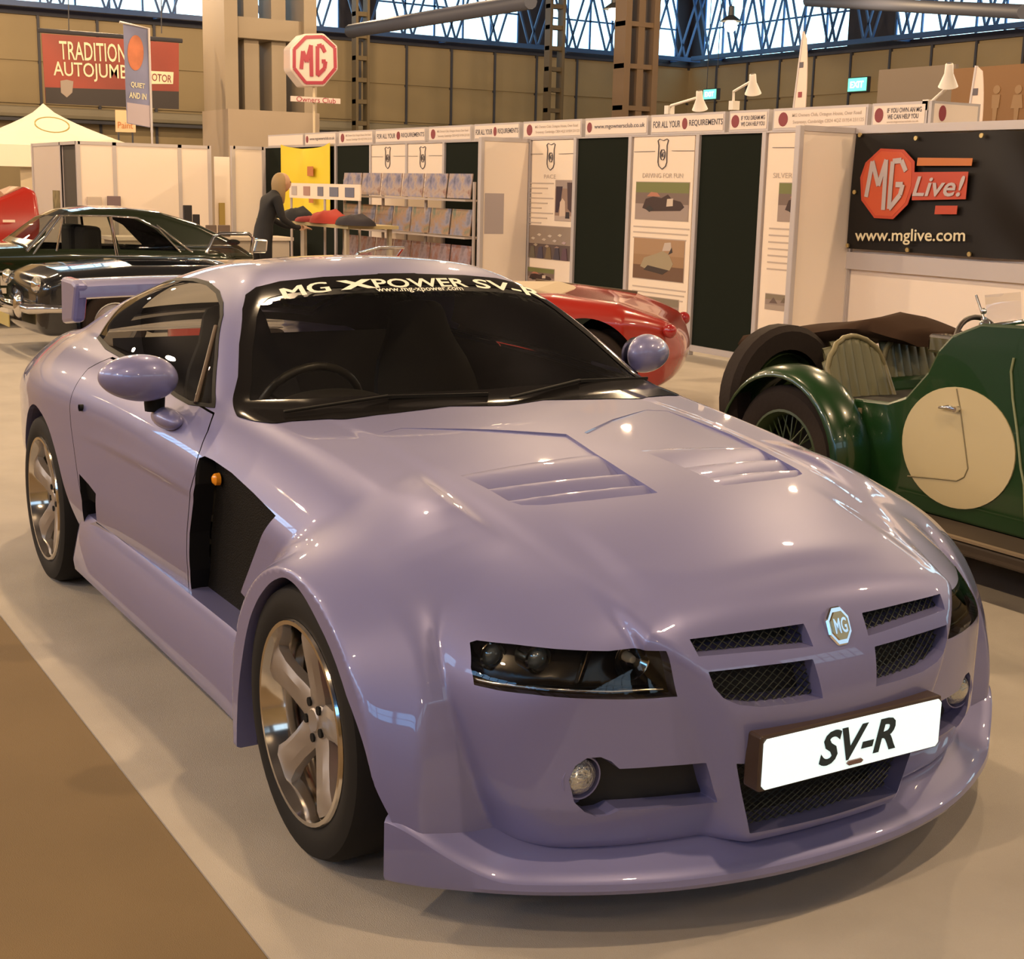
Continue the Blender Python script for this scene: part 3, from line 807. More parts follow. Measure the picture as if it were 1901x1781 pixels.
ik = intake.copy(); ik[:, 0] = np.maximum(ik[:, 0], 0)
wire_grille('intake_mesh', ik, lambda y, z: nose_x(y, z) - .045)
for nm, m, sd in zip(('upper_grille_back', 'lower_grille_back', 'intake_back', 'fog_lamp_back'), mesh_regs, (0, 0, 0, 0)):
    GB = mat('grille_black', (.012, .012, .012), rough=.7)
    if nm == 'intake_back': np_obj(nm, both(m), GB, car)
    else: sided(nm, m, GB)

# ---- headlamps
HOUS = mat('lamp_housing', (.022, .016, .010), rough=.2, metal=.3)
SILV = mat('lamp_reflector', (.65, .60, .52), rough=.12, metal=1.0)
def px_on(reg_px, depth):
    q = raycast(car_f, [reg_px])[0]; q[0] -= depth; return q
for s in (-1, 1):
    hl = thing('headlamp', None, None); hl.parent = car
    hl2 = np_obj('headlamp_lens', mirror(hl_reg) if s < 0 else hl_reg, LENS, hl)
    deep = dict(V=hl_reg['V'] - np.array([.085, 0, 0]), N=hl_reg['N'], F=hl_reg['F'])
    np_obj('headlamp_housing', mirror(deep) if s < 0 else deep, HOUS, hl)
    w = walls(hl_reg, (-.085, 0, 0)); np_obj('headlamp_surround', mirror(w) if s < 0 else w, BLACK, hl)
    for (px, py, r) in ((940, 1232, .030), (1026, 1238, .031)):
        q = px_on((px, py), .066); y = abs(q[1]) * s
        MB().lathe([(.0, .020), (r * .5, .016), (r * .8, .004), (r * .85, 0)], 24, 'x').build('projector_lens', mat('projector_glass', (.35, .38, .36), rough=.03, metal=.6, coat=1), hl, smooth=.8, loc=(q[0], y, q[2]))
        MB().lathe([(r * .86, .0), (r * .92, .014), (r * 1.08, .012), (r * 1.1, -.03)], 28, 'x').build('projector_ring', SILV, hl, smooth=.8, loc=(q[0], y, q[2]))
    q = px_on((1195, 1235), .055); y = abs(q[1]) * s
    MB().lathe([(.0, -.02), (.018, -.016), (.034, -.004), (.043, .014), (.046, .016)], 28, 'x').build('reflector_bowl', SILV, hl, smooth=.8, loc=(q[0], y, q[2]))
    MB().lathe([(0, .02), (.008, .017), (.011, .005), (.011, -.01)], 14, 'x').build('bulb', mat('bulb_glass', (.8, .7, .5), rough=.05, coat=1), hl, smooth=.8, loc=(q[0], y, q[2]))
    q = px_on((1120, 1245), .06); y = abs(q[1]) * s
    MB().box((-.012, -.006, -.05), (.0, .006, .035)).build('lamp_divider', SILV, hl, loc=(q[0], y, q[2]), rot=(.35 * s, 0, 0), bevel=.002)
    q0, q1 = px_on((900, 1275), .02), px_on((1240, 1288), .02)
    pts = [px_on((x, y_), .028) for x, y_ in ((890, 1268), (930, 1277), (990, 1284), (1075, 1290), (1150, 1292), (1245, 1287))]
    MB().tube([(p[0], abs(p[1]) * s, p[2]) for p in pts], .005, 8).build('lamp_sill', SILV, hl, smooth=.8)
    # fog lamp
    q = px_on((1092, 1453), .026); y = abs(q[1]) * s
    fg = MB().lathe([(0, .016), (.016, .014), (.032, .006), (.040, -.004), (.042, -.03)], 24, 'x').build('fog_lamp', mat('fog_glass', (.55, .55, .50), rough=.06, metal=.8, bump=(90, 1.0), coat=1), car, smooth=.9, loc=(q[0], y, q[2]))
    MB().lathe([(.042, -.03), (.044, .002), (.047, .003), (.056, -.02), (.070, -.028)], 28, 'x').build('fog_lamp_bowl', PAINT, fg, smooth=.7)

# ---- bonnet louvres
st = lambda x, y, z: slat_t(np.stack([x, y, z], 1))
rest, ramp = cut(bv_reg, st, ref=1); sided('bonnet_vent_floor', ramp, PAINT)
cav = rest
for i in range(3):
    if i < 2: rest, sl = cut(rest, lambda x, y, z: st(x, y, z) - (i + 1), ref=1)
    else: sl = rest
    t = np.clip(slat_t(sl['V']) - i, 0, 1.1)
    dz = -.020 * t ** 2.2 + .004 - .010 * np.maximum(0, .30 - t) ** 2 / .09 * (1 if i else .4)
    sided('bonnet_louvre', renormal(dict(V=sl['V'] + np.stack([0 * t, 0 * t, dz], 1), N=sl['N'], F=sl['F'])), PAINT)
sided('vent_cavity', dict(V=cav['V'] - np.array([0, 0, .045]), N=cav['N'], F=cav['F']), BLACK)

# ---- front splitter
def sweep(outline, section, name, material, parent, caps=True, smooth=.6):
    """outline: list of (x,y, nx,ny, t); section(t)-> list of (inward, z)"""
    rows = []
    for x, y, nx_, ny_, t in outline:
        rows.append([(x - nx_ * d, y - ny_ * d, z) for d, z in section(t)])
    g = MB().grid(rows, closed_v=True)
    if caps:
        n = len(rows[0]); g.add(rows[0], [tuple(range(n))]); g.add(rows[-1], [tuple(range(n))[::-1]])
    return g.build(name, material, parent, smooth=smooth)
so = [(.43, .925), (.465, .90), (.51, .855), (.555, .80), (.61, .73), (.665, .64), (.725, .52), (.775, .39), (.812, .22), (.825, .08)]
pts = so + [(x, -y) for x, y in so[::-1]]
for _ in range(2):
    n = [pts[0]]
    for p, q in zip(pts[:-1], pts[1:]): n += [(.75*p[0]+.25*q[0], .75*p[1]+.25*q[1]), (.25*p[0]+.75*q[0], .25*p[1]+.75*q[1])]
    pts = n + [pts[-1]]
ol = []
for i, (x, y) in enumerate(pts):
    a, b = pts[max(i - 1, 0)], pts[min(i + 1, len(pts) - 1)]; tx, ty = b[0] - a[0], b[1] - a[1]; L = math.hypot(tx, ty)
    nx_, ny_ = -ty / L, tx / L
    ol.append((x, y, nx_, ny_, x))
def split_sec(x):
    e = float(sstep(np.array(x), .43, .62)); hi = .155 * e + .262 * (1 - e); zi = .235 * e + .285 * (1 - e); d = .19 * e + .11 * (1 - e)
    return [(.02, .118), (.004, .124), (-.002, .135), (0, hi - .006), (.007, hi + .002), (.03, hi + .010), (d * .6, (hi + zi) / 2 + .006), (d, zi), (d + .02, .13)]
nrm = ol[len(ol) // 2]
if nrm[2] < 0: ol = [(x, y, -a, -b, t) for x, y, a, b, t in ol]
sweep(ol, split_sec, 'front_splitter', PAINT, car, smooth=.55)

# ---- side skirts
for s in (-1, 1):
    rows = []
    for x, w in ((-2.16, -.012), (-2.10, .0), (-1.9, .0), (-1.2, -.002), (-.6, 0), (-.47, .004), (-.42, .004)):
        rows.append([(x, s * (y + w), z) for y, z in ((.70, .165), (.912, .165), (.932, .178), (.936, .205), (.917, .29), (.897, .372), (.888, .386), (.84, .39), (.70, .385))])
    n = len(rows[0]); g = MB().grid(rows, closed_v=True); g.add(rows[0], [tuple(range(n))]); g.add(rows[-1], [tuple(range(n))])
    g.build('side_skirt', PAINT, car, smooth=.5)

# ---- number plate
pl = thing('number_plate', None, None); pl.parent = car
PX, PZ = .846, .407
MB().box((PX - .055, -.266, PZ - .062), (PX - .004, .266, PZ + .062)).build('plate_housing', mat('plate_housing', (.05, .03, .02), rough=.35), pl, bevel=.006)
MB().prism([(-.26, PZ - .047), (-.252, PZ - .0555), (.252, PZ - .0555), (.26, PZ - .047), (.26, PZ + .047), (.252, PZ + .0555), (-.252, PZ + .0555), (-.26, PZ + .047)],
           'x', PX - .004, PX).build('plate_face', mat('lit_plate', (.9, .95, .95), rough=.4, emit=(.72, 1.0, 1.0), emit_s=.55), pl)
put_mesh('plate_lettering', text_mesh('SV-R', 1.0, bold=.03, shear=.22, width=.228, height=.078), mat('plate_black', (.01, .03, .04), rough=.5), frame_matrix((PX + .0015, .008, PZ + .004), (0, 1, 0), (0, 0, 1)), pl)
MB().prism([(-.018 + .0, PZ - .047), (-.024, PZ - .042), (-.018, PZ - .037), (.018, PZ - .037), (.024, PZ - .042), (.018, PZ - .047)], 'x', PX, PX + .004).build('plate_mark', mat('plate_mark', (.20, .12, .10), rough=.4), pl)

# ---- nose badge
q = raycast(car_f, [(1550, 1162)])[0]
bd = thing('nose_badge', None, None); bd.parent = car
Mb = Matrix.Translation((q[0] + .004, 0, q[2])) @ Matrix.Rotation(-.42, 4, 'Y')
oct_ = [(.036 * math.sin(math.radians(a)), .046 * math.cos(math.radians(a))) for a in range(22, 382, 45)]
g = MB().prism(oct_, 'x', -.008, .006); me = g.mesh('badge_plate'); me.transform(Mb); link('badge_plate', me, CHROME, bd).modifiers.new('b', 'BEVEL').width = .003
g = MB().prism([(y * .72, z * .72) for y, z in oct_], 'x', .004, .009); me = g.mesh('badge_face'); me.transform(Mb); link('badge_face', me, mat('badge_gold', (.55, .45, .25), rough=.25, metal=.9), bd)
me = text_mesh('MG', 1.0, bold=.02, width=.036, height=.034); me.transform(Mb @ frame_matrix((.0095, 0, 0), (0, 1, 0), (0, 0, 1))); link('badge_lettering', me, CHROME, bd)

# ---- door mirrors
def superell(name, c, r, material, parent, n=20, e=1.0, squash=None):
    rows = []
    for i in range(n + 1):
        t = math.pi * i / n; row = []
        for j in range(2 * n):
            p = math.pi * j / n; v = Vector((math.sin(t) * math.cos(p), math.sin(t) * math.sin(p), math.cos(t)))
            if squash: v = squash(v)
            row.append((c[0] + r[0] * v.x, c[1] + r[1] * v.y, c[2] + r[2] * v.z))
        rows.append(row)
    return MB().grid(rows, closed_v=True).build(name, material, parent, smooth=1.5)
foot = raycast(car_f, [(318, 778), (291, 745)])[0]
for s in (-1, 1):
    mr = thing('door_mirror', None, None); mr.parent = car; mr.location = (-1.225, s * .935, .985); mr.rotation_euler = (0, 0, s * math.radians(26))
    superell('mirror_shell', (0, 0, 0), (.075, .118, .070), PAINT, mr, squash=lambda v: Vector((v.x * (1.0 if v.x > 0 else .6), v.y, v.z * (1 - .10 * v.y * s))))
    MB().lathe([(.0, 0), (.9, 0), (1.0, -.2)], 28, 'x').build('mirror_glass', mat('mirror_glass', (.6, .6, .6), rough=.02, metal=1), mr, loc=(-.046, 0, 0), smooth=.5).scale = (.02, .095, .055)
    ft = np.array([foot[0], s * abs(foot[1]), foot[2]])
    mn = MB().tube([(ft[0] + .00 - .05, ft[1] + s * .035, ft[2] + .075), (ft[0] - .05, ft[1] + s * .035, ft[2] + .02)], [.034, .03], 12).build('mirror_neck', BLACK, car, smooth=.8)
    superell('mirror_foot', (ft[0] - .005, ft[1] + s * .012, ft[2] + .002), (.108, .038, .033), PAINT, mn)
# ---- rear spoiler
rows = []
for t in np.linspace(-1, 1, 25):
    y = .56 * t; z0 = 1.105 - .012 * t * t
    rows.append([(-3.40, y, z0 - .055), (-3.365, y, z0 - .045), (-3.37, y, z0 + .002), (-3.40, y, z0 + .018), (-3.52, y, z0 + .026), (-3.60, y, z0 + .022), (-3.60, y, z0 + .0), (-3.5, y, z0 - .045)])
n = len(rows[0]); g = MB().grid(rows, closed_v=True); g.add(rows[0], [tuple(range(n))]); g.add(rows[-1], [tuple(range(n))])
sp_o = g.build('rear_spoiler', PAINT, car, smooth=.9)
for s in (-1, 1):
    g = MB().prism([(-3.355, 1.105), (-3.44, .935), (-3.64, .91), (-3.62, 1.125), (-3.42, 1.122)], 'y', s * .55 - .03, s * .55 + .03)
    g.build('spoiler_upright', PAINT, sp_o, bevel=.018)

# ---- wheel-arch liners and underbody
for cx, cz in ((0, .29), (-2.60, .30)):
    for s in (-1, 1):
        g = MB().lathe([(.40, s * .50), (.40, s * .80)], 28, 'y', (cx, 0, cz), a0=-.2, a1=math.pi + .2); g.add([(cx + .40 * math.cos(a), s * .50, cz + .40 * math.sin(a)) for a in np.linspace(-.2, math.pi + .2, 24)], [tuple(range(24))])
        g.build('arch_liner', BLACK, car, smooth=.6)
MB().box((-3.4, -.56, .15), (.50, .56, .20)).build('underbody', BLACK, car)

# ---- wheels
ALLOY = mat('alloy_silver', (.40, .36, .32), rough=.42, metal=.75)
POLISH = mat('polished_rim', (.72, .68, .62), rough=.10, metal=1.0)
def make_wheel(name, width, R=.328, rim=.240):
    t = thing(name, None, None)
    w = width / 2
    prof = [(rim - .012, w * .80), (rim + .006, w * .93), (rim + .03, w * .99), (R - .035, w), (R - .012, w * .93), (R, w * .72), (R, -w * .72), (R - .012, -w * .93), (R - .04, -w), (rim, -w * .85)]
    MB().lathe(prof, 56, 'y').build('tyre', RUBBER, t, smooth=.7)
    MB().lathe([(rim + .006, w * .94), (rim + .002, w * .99), (rim - .008, w * .99), (rim - .012, w * .90), (rim - .028, w * .55), (rim - .034, w * .1), (rim - .034, -w * .8)], 56, 'y').build('rim', POLISH, t, smooth=.6)
    for k in range(5):
        a = 2 * math.pi * k / 5 + math.pi / 2 + .10; sec = []
        for r, hw, y, th in ((.035, .042, w * .62, .05), (.075, .040, w * .66, .04), (.12, .037, w * .74, .036), (.17, .040, w * .83, .034), (.205, .048, w * .87, .034), (.222, .056, w * .84, .035)):
            sec.append([(r, -hw, y - th), (r, -hw, y - .010), (r, -hw * .55, y), (r, hw * .55, y), (r, hw, y - .010), (r, hw, y - th)])
        c, s_ = math.cos(a), math.sin(a)
        rows = [[(p[0] * c - p[1] * s_, p[2], p[0] * s_ + p[1] * c) for p in row] for row in sec]
        g = MB().grid(rows, closed_v=True); n = 6; g.add(rows[0], [tuple(range(n))]); g.add(rows[-1], [tuple(range(n))])
        g.build('spoke', ALLOY, t, smooth=.5)
    MB().lathe([(0, w * .66), (.026, w * .66), (.030, w * .63), (.055, w * .62), (.062, w * .55), (.062, w * .2)], 32, 'y').build('hub', ALLOY, t, smooth=.6)
    for k in range(5):
        a = 2 * math.pi * (k + .5) / 5 + math.pi / 2 + .10
        MB().lathe([(0, w * .60), (.011, w * .60), (.011, w * .4)], 12, 'y').build('wheel_bolt', BLACK, t, smooth=.6, loc=(.045 * math.cos(a), .008, .045 * math.sin(a)))
    MB().lathe([(.06, .008), (.175, .008), (.175, -.015), (.06, -.015)], 40, 'y', closed=True).build('brake_disc', mat('disc_steel', (.30, .27, .24), rough=.35, metal=.9), t, smooth=.6)
    MB().box((-.19, -.03, -.05), (-.11, .03, .07)).build('brake_caliper', mat('caliper_red', (.45, .03, .02), rough=.4), t, bevel=.01)
    return t
wf = make_wheel('wheel', .235); wf.parent = car; wf.rotation_euler = (0, 0, math.pi); wf.location = (0, -.825, .328)
for x, y, rz in ((-2.64, -.80, math.pi), (0, .825, 0), (-2.64, .80, 0)):
    c = copy_tree(wf, car); c.location = (x, y, .328); c.rotation_euler = (0, 0, rz)

# ---- wipers
WIP = mat('wiper_black', (.012, .011, .010), rough=.7, spec=.15)
def wiper(p_px, q_px, r_px):
    P = raycast(car_f, [p_px, q_px, r_px]); n_ = np.array([.5, 0, .87])
    g = MB(); a, b, c = [p + n_ * .014 for p in P]
    g.bar(a, b, .013, .008); w = g.build('wiper_arm', WIP, car, bevel=.003)
    d = (c - b); g = MB(); g.bar(b - n_ * .004, c - n_ * .006, .007, .010); g.build('wiper_blade', WIP, w)
wiper((525, 772), (720, 742), (905, 736)); wiper((945, 745), (1075, 712), (1200, 706))

# ---- cabin
SEATM = mat('seat_fabric', (.018, .016, .015), rough=.85)
def shell_box(name, rows, m, parent, smooth=.7):
    n = len(rows[0]); g = MB().grid(rows, closed_v=True); g.add(rows[0], [tuple(range(n))]); g.add(rows[-1], [tuple(range(n))])
    o = g.build(name, m, parent, smooth=smooth); sb = o.modifiers.new('s', 'SUBSURF'); sb.levels = sb.render_levels = 1; return o
rows = []
for x, z in ((-.80, .86), (-.95, .905), (-1.12, .90), (-1.2, .86), (-1.22, .72)):
    rows.append([(x, y, z - (.01 if abs(y) > .6 else 0)) for y in np.linspace(-.76, .76, 14)])
MB().grid(rows).build('dashboard', SEATM, car, smooth=.8)
superell('instrument_binnacle', (-1.08, -.37, .885), (.12, .19, .055), SEATM, car)
MB().box((-3.0, -.72, .25), (-.8, .72, .30)).build('cabin_floor', SEATM, car)
MB().quad((-2.15, -.74, .3), (-2.15, .74, .3), (-2.35, .70, .98), (-2.35, -.70, .98)).build('rear_bulkhead', SEATM, car)
th = np.linspace(0, 2 * math.pi, 33)[:-1]
sw = thing('steering_wheel', None, None); sw.parent = car
Ms = Matrix.Translation((-1.27, -.37, .83)) @ Matrix.Rotation(math.radians(-68), 4, 'Y')
g = MB().tube([tuple(Ms @ Vector((.18 * math.cos(a), .18 * math.sin(a), 0))) for a in th], .014, 10, closed=True); g.build('wheel_rim', mat('wheel_leather', (.03, .027, .022), rough=.4), sw, smooth=1)
for k in range(3):
    a = 2 * math.pi * k / 3 + math.pi; MB().bar(Ms @ Vector((0, 0, 0)), Ms @ Vector((.175 * math.cos(a), .175 * math.sin(a), 0)), .025, .008).build('wheel_spoke', BLACK, sw)
for s in (-1, 1):
    st = thing('seat', None, None); st.parent = car; yc = s * .37
    rows = []
    for z, x, w, d in ((.38, -1.70, .24, .16), (.55, -1.76, .25, .13), (.78, -1.84, .25, .10), (.92, -1.90, .21, .09), (1.00, -1.93, .14, .07), (1.10, -1.955, .13, .06), (1.135, -1.965, .09, .04)):
        rows.append([(x - d, yc - w * .9, z), (x - d, yc + w * .9, z), (x + .03, yc + w, z), (x, yc + w * .6, z), (x, yc - w * .6, z), (x + .03, yc - w, z)])
    shell_box('seat_back', rows, SEATM, st)
    rows = [[(x, yc - w, .28), (x, yc + w, .28), (x, yc + w, z + .03), (x, yc + w * .6, z), (x, yc - w * .6, z), (x, yc - w, z + .03)] for x, w, z in ((-1.22, .22, .44), (-1.3, .25, .47), (-1.6, .25, .44), (-1.75, .23, .42))]
    shell_box('seat_cushion', rows, SEATM, st)
# ------------------------------------------------------------------ shell-scheme stand behind the cars
BY = 6.48
ALU = mat('aluminium_post', (.46, .42, .42), rough=.45, metal=.2)
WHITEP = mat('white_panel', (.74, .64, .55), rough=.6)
DKGREEN = mat('dark_green_panel', (.010, .013, .009), rough=.9, spec=.1)
PAPER = mat('paper', (.76, .64, .52), rough=.7)
INK = mat('ink', (.09, .08, .10), rough=.7)
GREYINK = mat('grey_ink', (.46, .38, .32), rough=.7)
MAROON = mat('maroon_print', (.22, .03, .04), rough=.6)
GREYPATCH = mat('grey_patch', (.36, .31, .31), rough=.7)
def photo_mat(name, cols, scale, seed):
    """blurred print: noise through a colour ramp"""
    if name in MATS: return MATS[name]
    m = bpy.data.materials.new(name); m.use_nodes = True; nt = m.node_tree; b = nt.nodes['Principled BSDF']; b.inputs['Roughness'].default_value = .6
    tc = nt.nodes.new('ShaderNodeTexCoord'); mp = nt.nodes.new('ShaderNodeMapping'); n = nt.nodes.new('ShaderNodeTexNoise'); r = nt.nodes.new('ShaderNodeValToRGB')
    mp.inputs['Location'].default_value = (seed * 3.7, seed * 1.3, seed); n.inputs['Scale'].default_value = scale; n.inputs['Detail'].default_value = 3; n.inputs['Roughness'].default_value = .55
    nt.links.new(tc.outputs['Object'], mp.inputs[0]); nt.links.new(mp.outputs[0], n.inputs['Vector']); nt.links.new(n.outputs['Fac'], r.inputs['Fac']); nt.links.new(r.outputs['Color'], b.inputs['Base Color'])
    cr = r.color_ramp
    while len(cr.elements) < len(cols): cr.elements.new(.5)
    for i, c in enumerate(cols): cr.elements[i].position = .30 + .40 * i / (len(cols) - 1); cr.elements[i].color = (*c, 1)
    MATS[name] = m; return m

def on_wall(px, py, d=0.0): return on_y(px, py, BY - d)
WX = lambda px, py=300: on_wall(px, py)[0]
PTOP, FTOP = 2.115, 2.315
# panels: (px_left, px_right, kind)
posts_x = [WX(v) for v in (492, 625, 690, 757, 826, 893, 985, 1070, 1172, 1297, 1420)] + [WX(1590)]
kinds = ['yellow', 'green', 'poster', 'poster', 'green', 'white', 'poster', 'green', 'poster', 'green', 'poster']
panels = []
for i, k in enumerate(kinds):
    x0, x1 = posts_x[i] + .03, posts_x[i + 1] - .03
    panels.append((x0, x1, DKGREEN if k in ('green', 'yellow') else WHITEP))
frame = thing('display_stand', 'long display stand wall of white and dark green panels in an aluminium frame', 'stand', (posts_x[0], BY, 0))
for x0, x1, m in panels: MB().box((x0 - posts_x[0], 0, .10), (x1 - posts_x[0], .02, PTOP - .012)).build('panel', m, frame)
for i, x in enumerate(posts_x):
    MB().box((x - .028 - posts_x[0], -.03, 0), (x + .028 - posts_x[0], .03, PTOP)).build('post', ALU, frame, bevel=.008)
MB().box((0, -.025, PTOP - .014), (posts_x[-1] - posts_x[0], .03, PTOP + .0)).build('top_rail', ALU, frame)
MB().box((0, -.02, .04), (posts_x[-1] - posts_x[0], .03, .10)).build('bottom_rail', ALU, frame)
# wing panels
for x, d, lab, i in ((posts_x[6], .62, 'short white wing panel with a grey patch, beside the calendar shelves', 0), (posts_x[-1], .62, 'plain white wing panel left of the black banner', 1)):
    wg = thing('wing_panel', lab, 'panel', (x, BY, 0), group='wing panels of the stand')
    MB().box((-.012, -d, .06), (.012, -.04, PTOP - .04)).build('infill', WHITEP, wg)
    MB().box((-.03, -d - .05, 0), (.03, -d, PTOP)).build('post', ALU, wg, bevel=.008)
    MB().box((-.02, -d, PTOP - .045), (.02, -.03, PTOP)).build('top_rail', ALU, wg)
    if i == 0: MB().box((.013, -d + .02, 1.05), (.015, -d + .27, 1.50)).build('grey_patch', GREYPATCH, wg)  # plain grey rectangle laid on the wing panel

# posters with crest, headline, photographs and text lines
def crest(parent, x, z, s, y):
    """outlined shield with an octagon"""
    P = [(-.56, .88), (-.40, .98), (0, .86), (.40, .98), (.56, .88), (.44, .55), (.48, -.55), (.36, -.80), (0, -1.0), (-.36, -.80), (-.48, -.55), (-.44, .55)]
    g = MB(); pts = [(x + a * s, y, z + b * s) for a, b in P]
    for i, (a, b) in enumerate(zip(pts, pts[1:] + pts[:1])): g.bar((a[0], y - .0004 * i, a[2]), (b[0], y - .0004 * i, b[2]), .014 * s / .18, .003)
    g.build('crest_outline', INK, parent)
    g = MB(); P = [(.27 * math.sin(math.radians(a)), .36 * math.cos(math.radians(a)) - .05) for a in range(22, 382, 45)]; pts = [(x + a * s, y, z + b * s) for a, b in P]
    for i, (a, b) in enumerate(zip(pts, pts[1:] + pts[:1])): g.bar((a[0], y - .0004 * i, a[2]), (b[0], y - .0004 * i, b[2]), .016 * s / .18, .003)
    g.build('crest_octagon', INK, parent)
    put_mesh('crest_lettering', text_mesh('MG', 1.0, bold=.02, width=.34 * s, height=.36 * s), INK, frame_matrix((x, y - .001, z - .05 * s), (1, 0, 0), (0, 0, 1)), parent)
def flatmat(c): return mat('print_%03d_%03d_%03d' % tuple(int(v * 999) for v in c), c, rough=.6)
PICS = [ # each: background bands (z0, z1, colour), then polygons in unit coordinates
    ([(0, .42, (.30, .23, .20)), (.42, .72, (.16, .11, .09)), (.72, 1, (.15, .16, .05))], [([(.14, .30), (.20, .55), (.34, .62), (.50, .58), (.62, .68), (.70, .55), (.86, .50), (.93, .36), (.86, .26), (.30, .22)], (.035, .014, .012)), ([(.60, .36), (.72, .38), (.72, .58), (.61, .56)], (.55, .45, .36)), ([(.22, .62), (.30, .74), (.42, .72), (.48, .62)], (.40, .16, .10)), ([(.20, .28), (.28, .20), (.36, .28), (.28, .38)], (.02, .015, .015))]),
    ([(0, .34, (.13, .065, .035)), (.34, .60, (.28, .16, .08)), (.60, 1, (.33, .20, .11))], [([(.15, .30), (.22, .52), (.42, .62), (.60, .72), (.72, .62), (.80, .42), (.74, .26), (.40, .18)], (.30, .24, .15)), ([(.22, .22), (.60, .14), (.72, .26), (.30, .34)], (.035, .02, .015)), ([(.58, .72), (.62, .92), (.74, .94), (.76, .74)], (.46, .38, .33)), ([(.70, .64), (.78, .70), (.76, .82)], (.03, .02, .02))]),
    ([(0, .3, (.34, .27, .22)), (.3, .65, (.26, .20, .17)), (.65, 1, (.20, .16, .11))], [([(.40, .22), (.48, .50), (.66, .60), (.82, .48), (.88, .26)], (.055, .05, .16)), ([(.58, .58), (.62, .72), (.70, .70), (.70, .58)], (.50, .42, .36)), ([(.08, .40), (.16, .80), (.24, .42)], (.12, .08, .07)), ([(.30, .5), (.36, .85), (.44, .5)], (.14, .10, .07))]),
    ([(0, .45, (.09, .06, .055)), (.45, 1, (.25, .19, .15))], [([(x, y), (x + .05, y + .05), (x + .11, y + .02), (x + .07, y - .04)], c) for x, y, c in ((.05, .60, (.5, .42, .34)), (.20, .72, (.52, .44, .36)), (.32, .58, (.48, .40, .33)), (.46, .70, (.5, .42, .36)), (.58, .56, (.46, .39, .36)), (.70, .74, (.52, .45, .36)), (.80, .52, (.40, .30, .32)), (.12, .40, (.34, .27, .2)), (.40, .38, (.36, .27, .2)), (.64, .36, (.30, .2, .16)))] + [([(x, .0), (x + .04, .36), (x + .12, .36), (x + .15, .0)], c) for x, c in ((.02, (.12, .10, .07)), (.22, (.06, .05, .08)), (.42, (.16, .11, .06)), (.62, (.05, .04, .06)), (.80, (.10, .05, .07)))]),
    ([(0, .12, (.42, .33, .28)), (.12, .80, (.26, .17, .13)), (.80, 1, (.32, .25, .22))], [([(.05, .20), (.05, .85), (.42, .85), (.34, .50), (.20, .20)], (.035, .018, .03)), ([(.75, .30), (.68, .95), (.97, .95), (.97, .2)], (.05, .025, .03)), ([(.28, .10), (.30, .46), (.44, .56), (.58, .48), (.62, .12)], (.58, .44, .34)), ([(.62, .06), (.66, .22), (.84, .22), (.86, .06)], (.02, .012, .015))])]
def picture(r, a, b, k):
    bands, polys = PICS[k]; w, h = b[0] - a[0], a[2] - b[2]; root = MB().box((a[0] - .006, -.004, b[2] - .006), (b[0] + .006, 0, a[2] + .006)).build('photograph', flatmat((.40, .32, .27)), r)
    for z0, z1, c in bands: MB().box((a[0], -.006, b[2] + z0 * h), (b[0], -.0042, b[2] + z1 * h)).build('print_band', flatmat(c), root)
    for n, (P, c) in enumerate(polys): MB().prism([(a[0] + u * w, b[2] + v * h) for u, v in P], 'y', -.0075 - .0004 * n, -.0062).build('print_shape', flatmat(c), root)
def poster(px, label, items, head=None, crest_px=None, rule_py=None):
    """items: list of ('photo', x0,y0,x1,y1,k) / ('text', x0,y0,x1,rows,pitch); px = outer outline in the photo"""
    x0, x1 = WX(px[0]), WX(px[2]); zt, zb = on_wall(px[0], px[1])[2], .12
    r = thing('poster', label, 'poster', (x0, BY - .012, 0), group='posters on the stand wall')
    MB().box((0, 0, zb), (x1 - x0, .008, zt)).build('poster_sheet', PAPER, r)
    L = lambda q: (q[0] - x0, -.004, q[2])
    if crest_px: 
        c = L(on_wall(*crest_px[:2])); crest(r, c[0], c[2], crest_px[2], -.004)
    if rule_py:
        for a, b in rule_py:
            A, B = L(on_wall(*a)), L(on_wall(*b)); MB().bar(A, B, .010, .003).build('rule', INK, r)
    if head:
        t, hx, hy, wpx = head; c = L(on_wall(hx, hy)); w = abs(WX(hx + wpx / 2) - WX(hx - wpx / 2))
        put_mesh('headline', text_mesh(t, 1.0, width=w, height=.045), GREYINK, frame_matrix(c, (1, 0, 0), (0, 0, 1)), r)
    for it in items:
        if it[0] == 'photo':
            a, b = L(on_wall(it[1], it[2])), L(on_wall(it[3], it[4])); picture(r, a, b, it[5])
        else:
            a, b = L(on_wall(it[1], it[2])), L(on_wall(it[3], it[2]))
            for k in range(it[4]):
                z = a[2] - k * it[5]; MB().box((a[0], -.003, z - .007), (b[0] - (.12 * ((k * 7) % 3) if it[4] > 3 else .02 * k), 0, z + .007)).build('text_line', GREYINK, r)
poster((1178, 253, 1290), 'tall crest poster headed DRIVING FOR FUN with racing photographs', [('photo', 1184, 338, 1279, 411, 0), ('text', 1178, 420, 1282, 3, .055), ('photo', 1180, 441, 1270, 525, 1), ('text', 1176, 530, 1275, 3, .05), ('photo', 1177, 547, 1260, 597, 2)],
       ('DRIVING FOR FUN', 1232, 326, 75), (1233, 286, .148), [((1180, 282), (1218, 281)), ((1250, 280), (1291, 280))])
poster((1427, 243, 1588), 'crest poster headed SILVERSTONE partly hidden by the wing panel', [('photo', 1450, 340, 1545, 415, 0), ('text', 1430, 424, 1560, 7, .06), ('photo', 1424, 545, 1520, 585, 2)],
       ('SILVERSTONE', 1475, 326, 76), (1500, 284, .148), [((1437, 274), (1484, 274))])
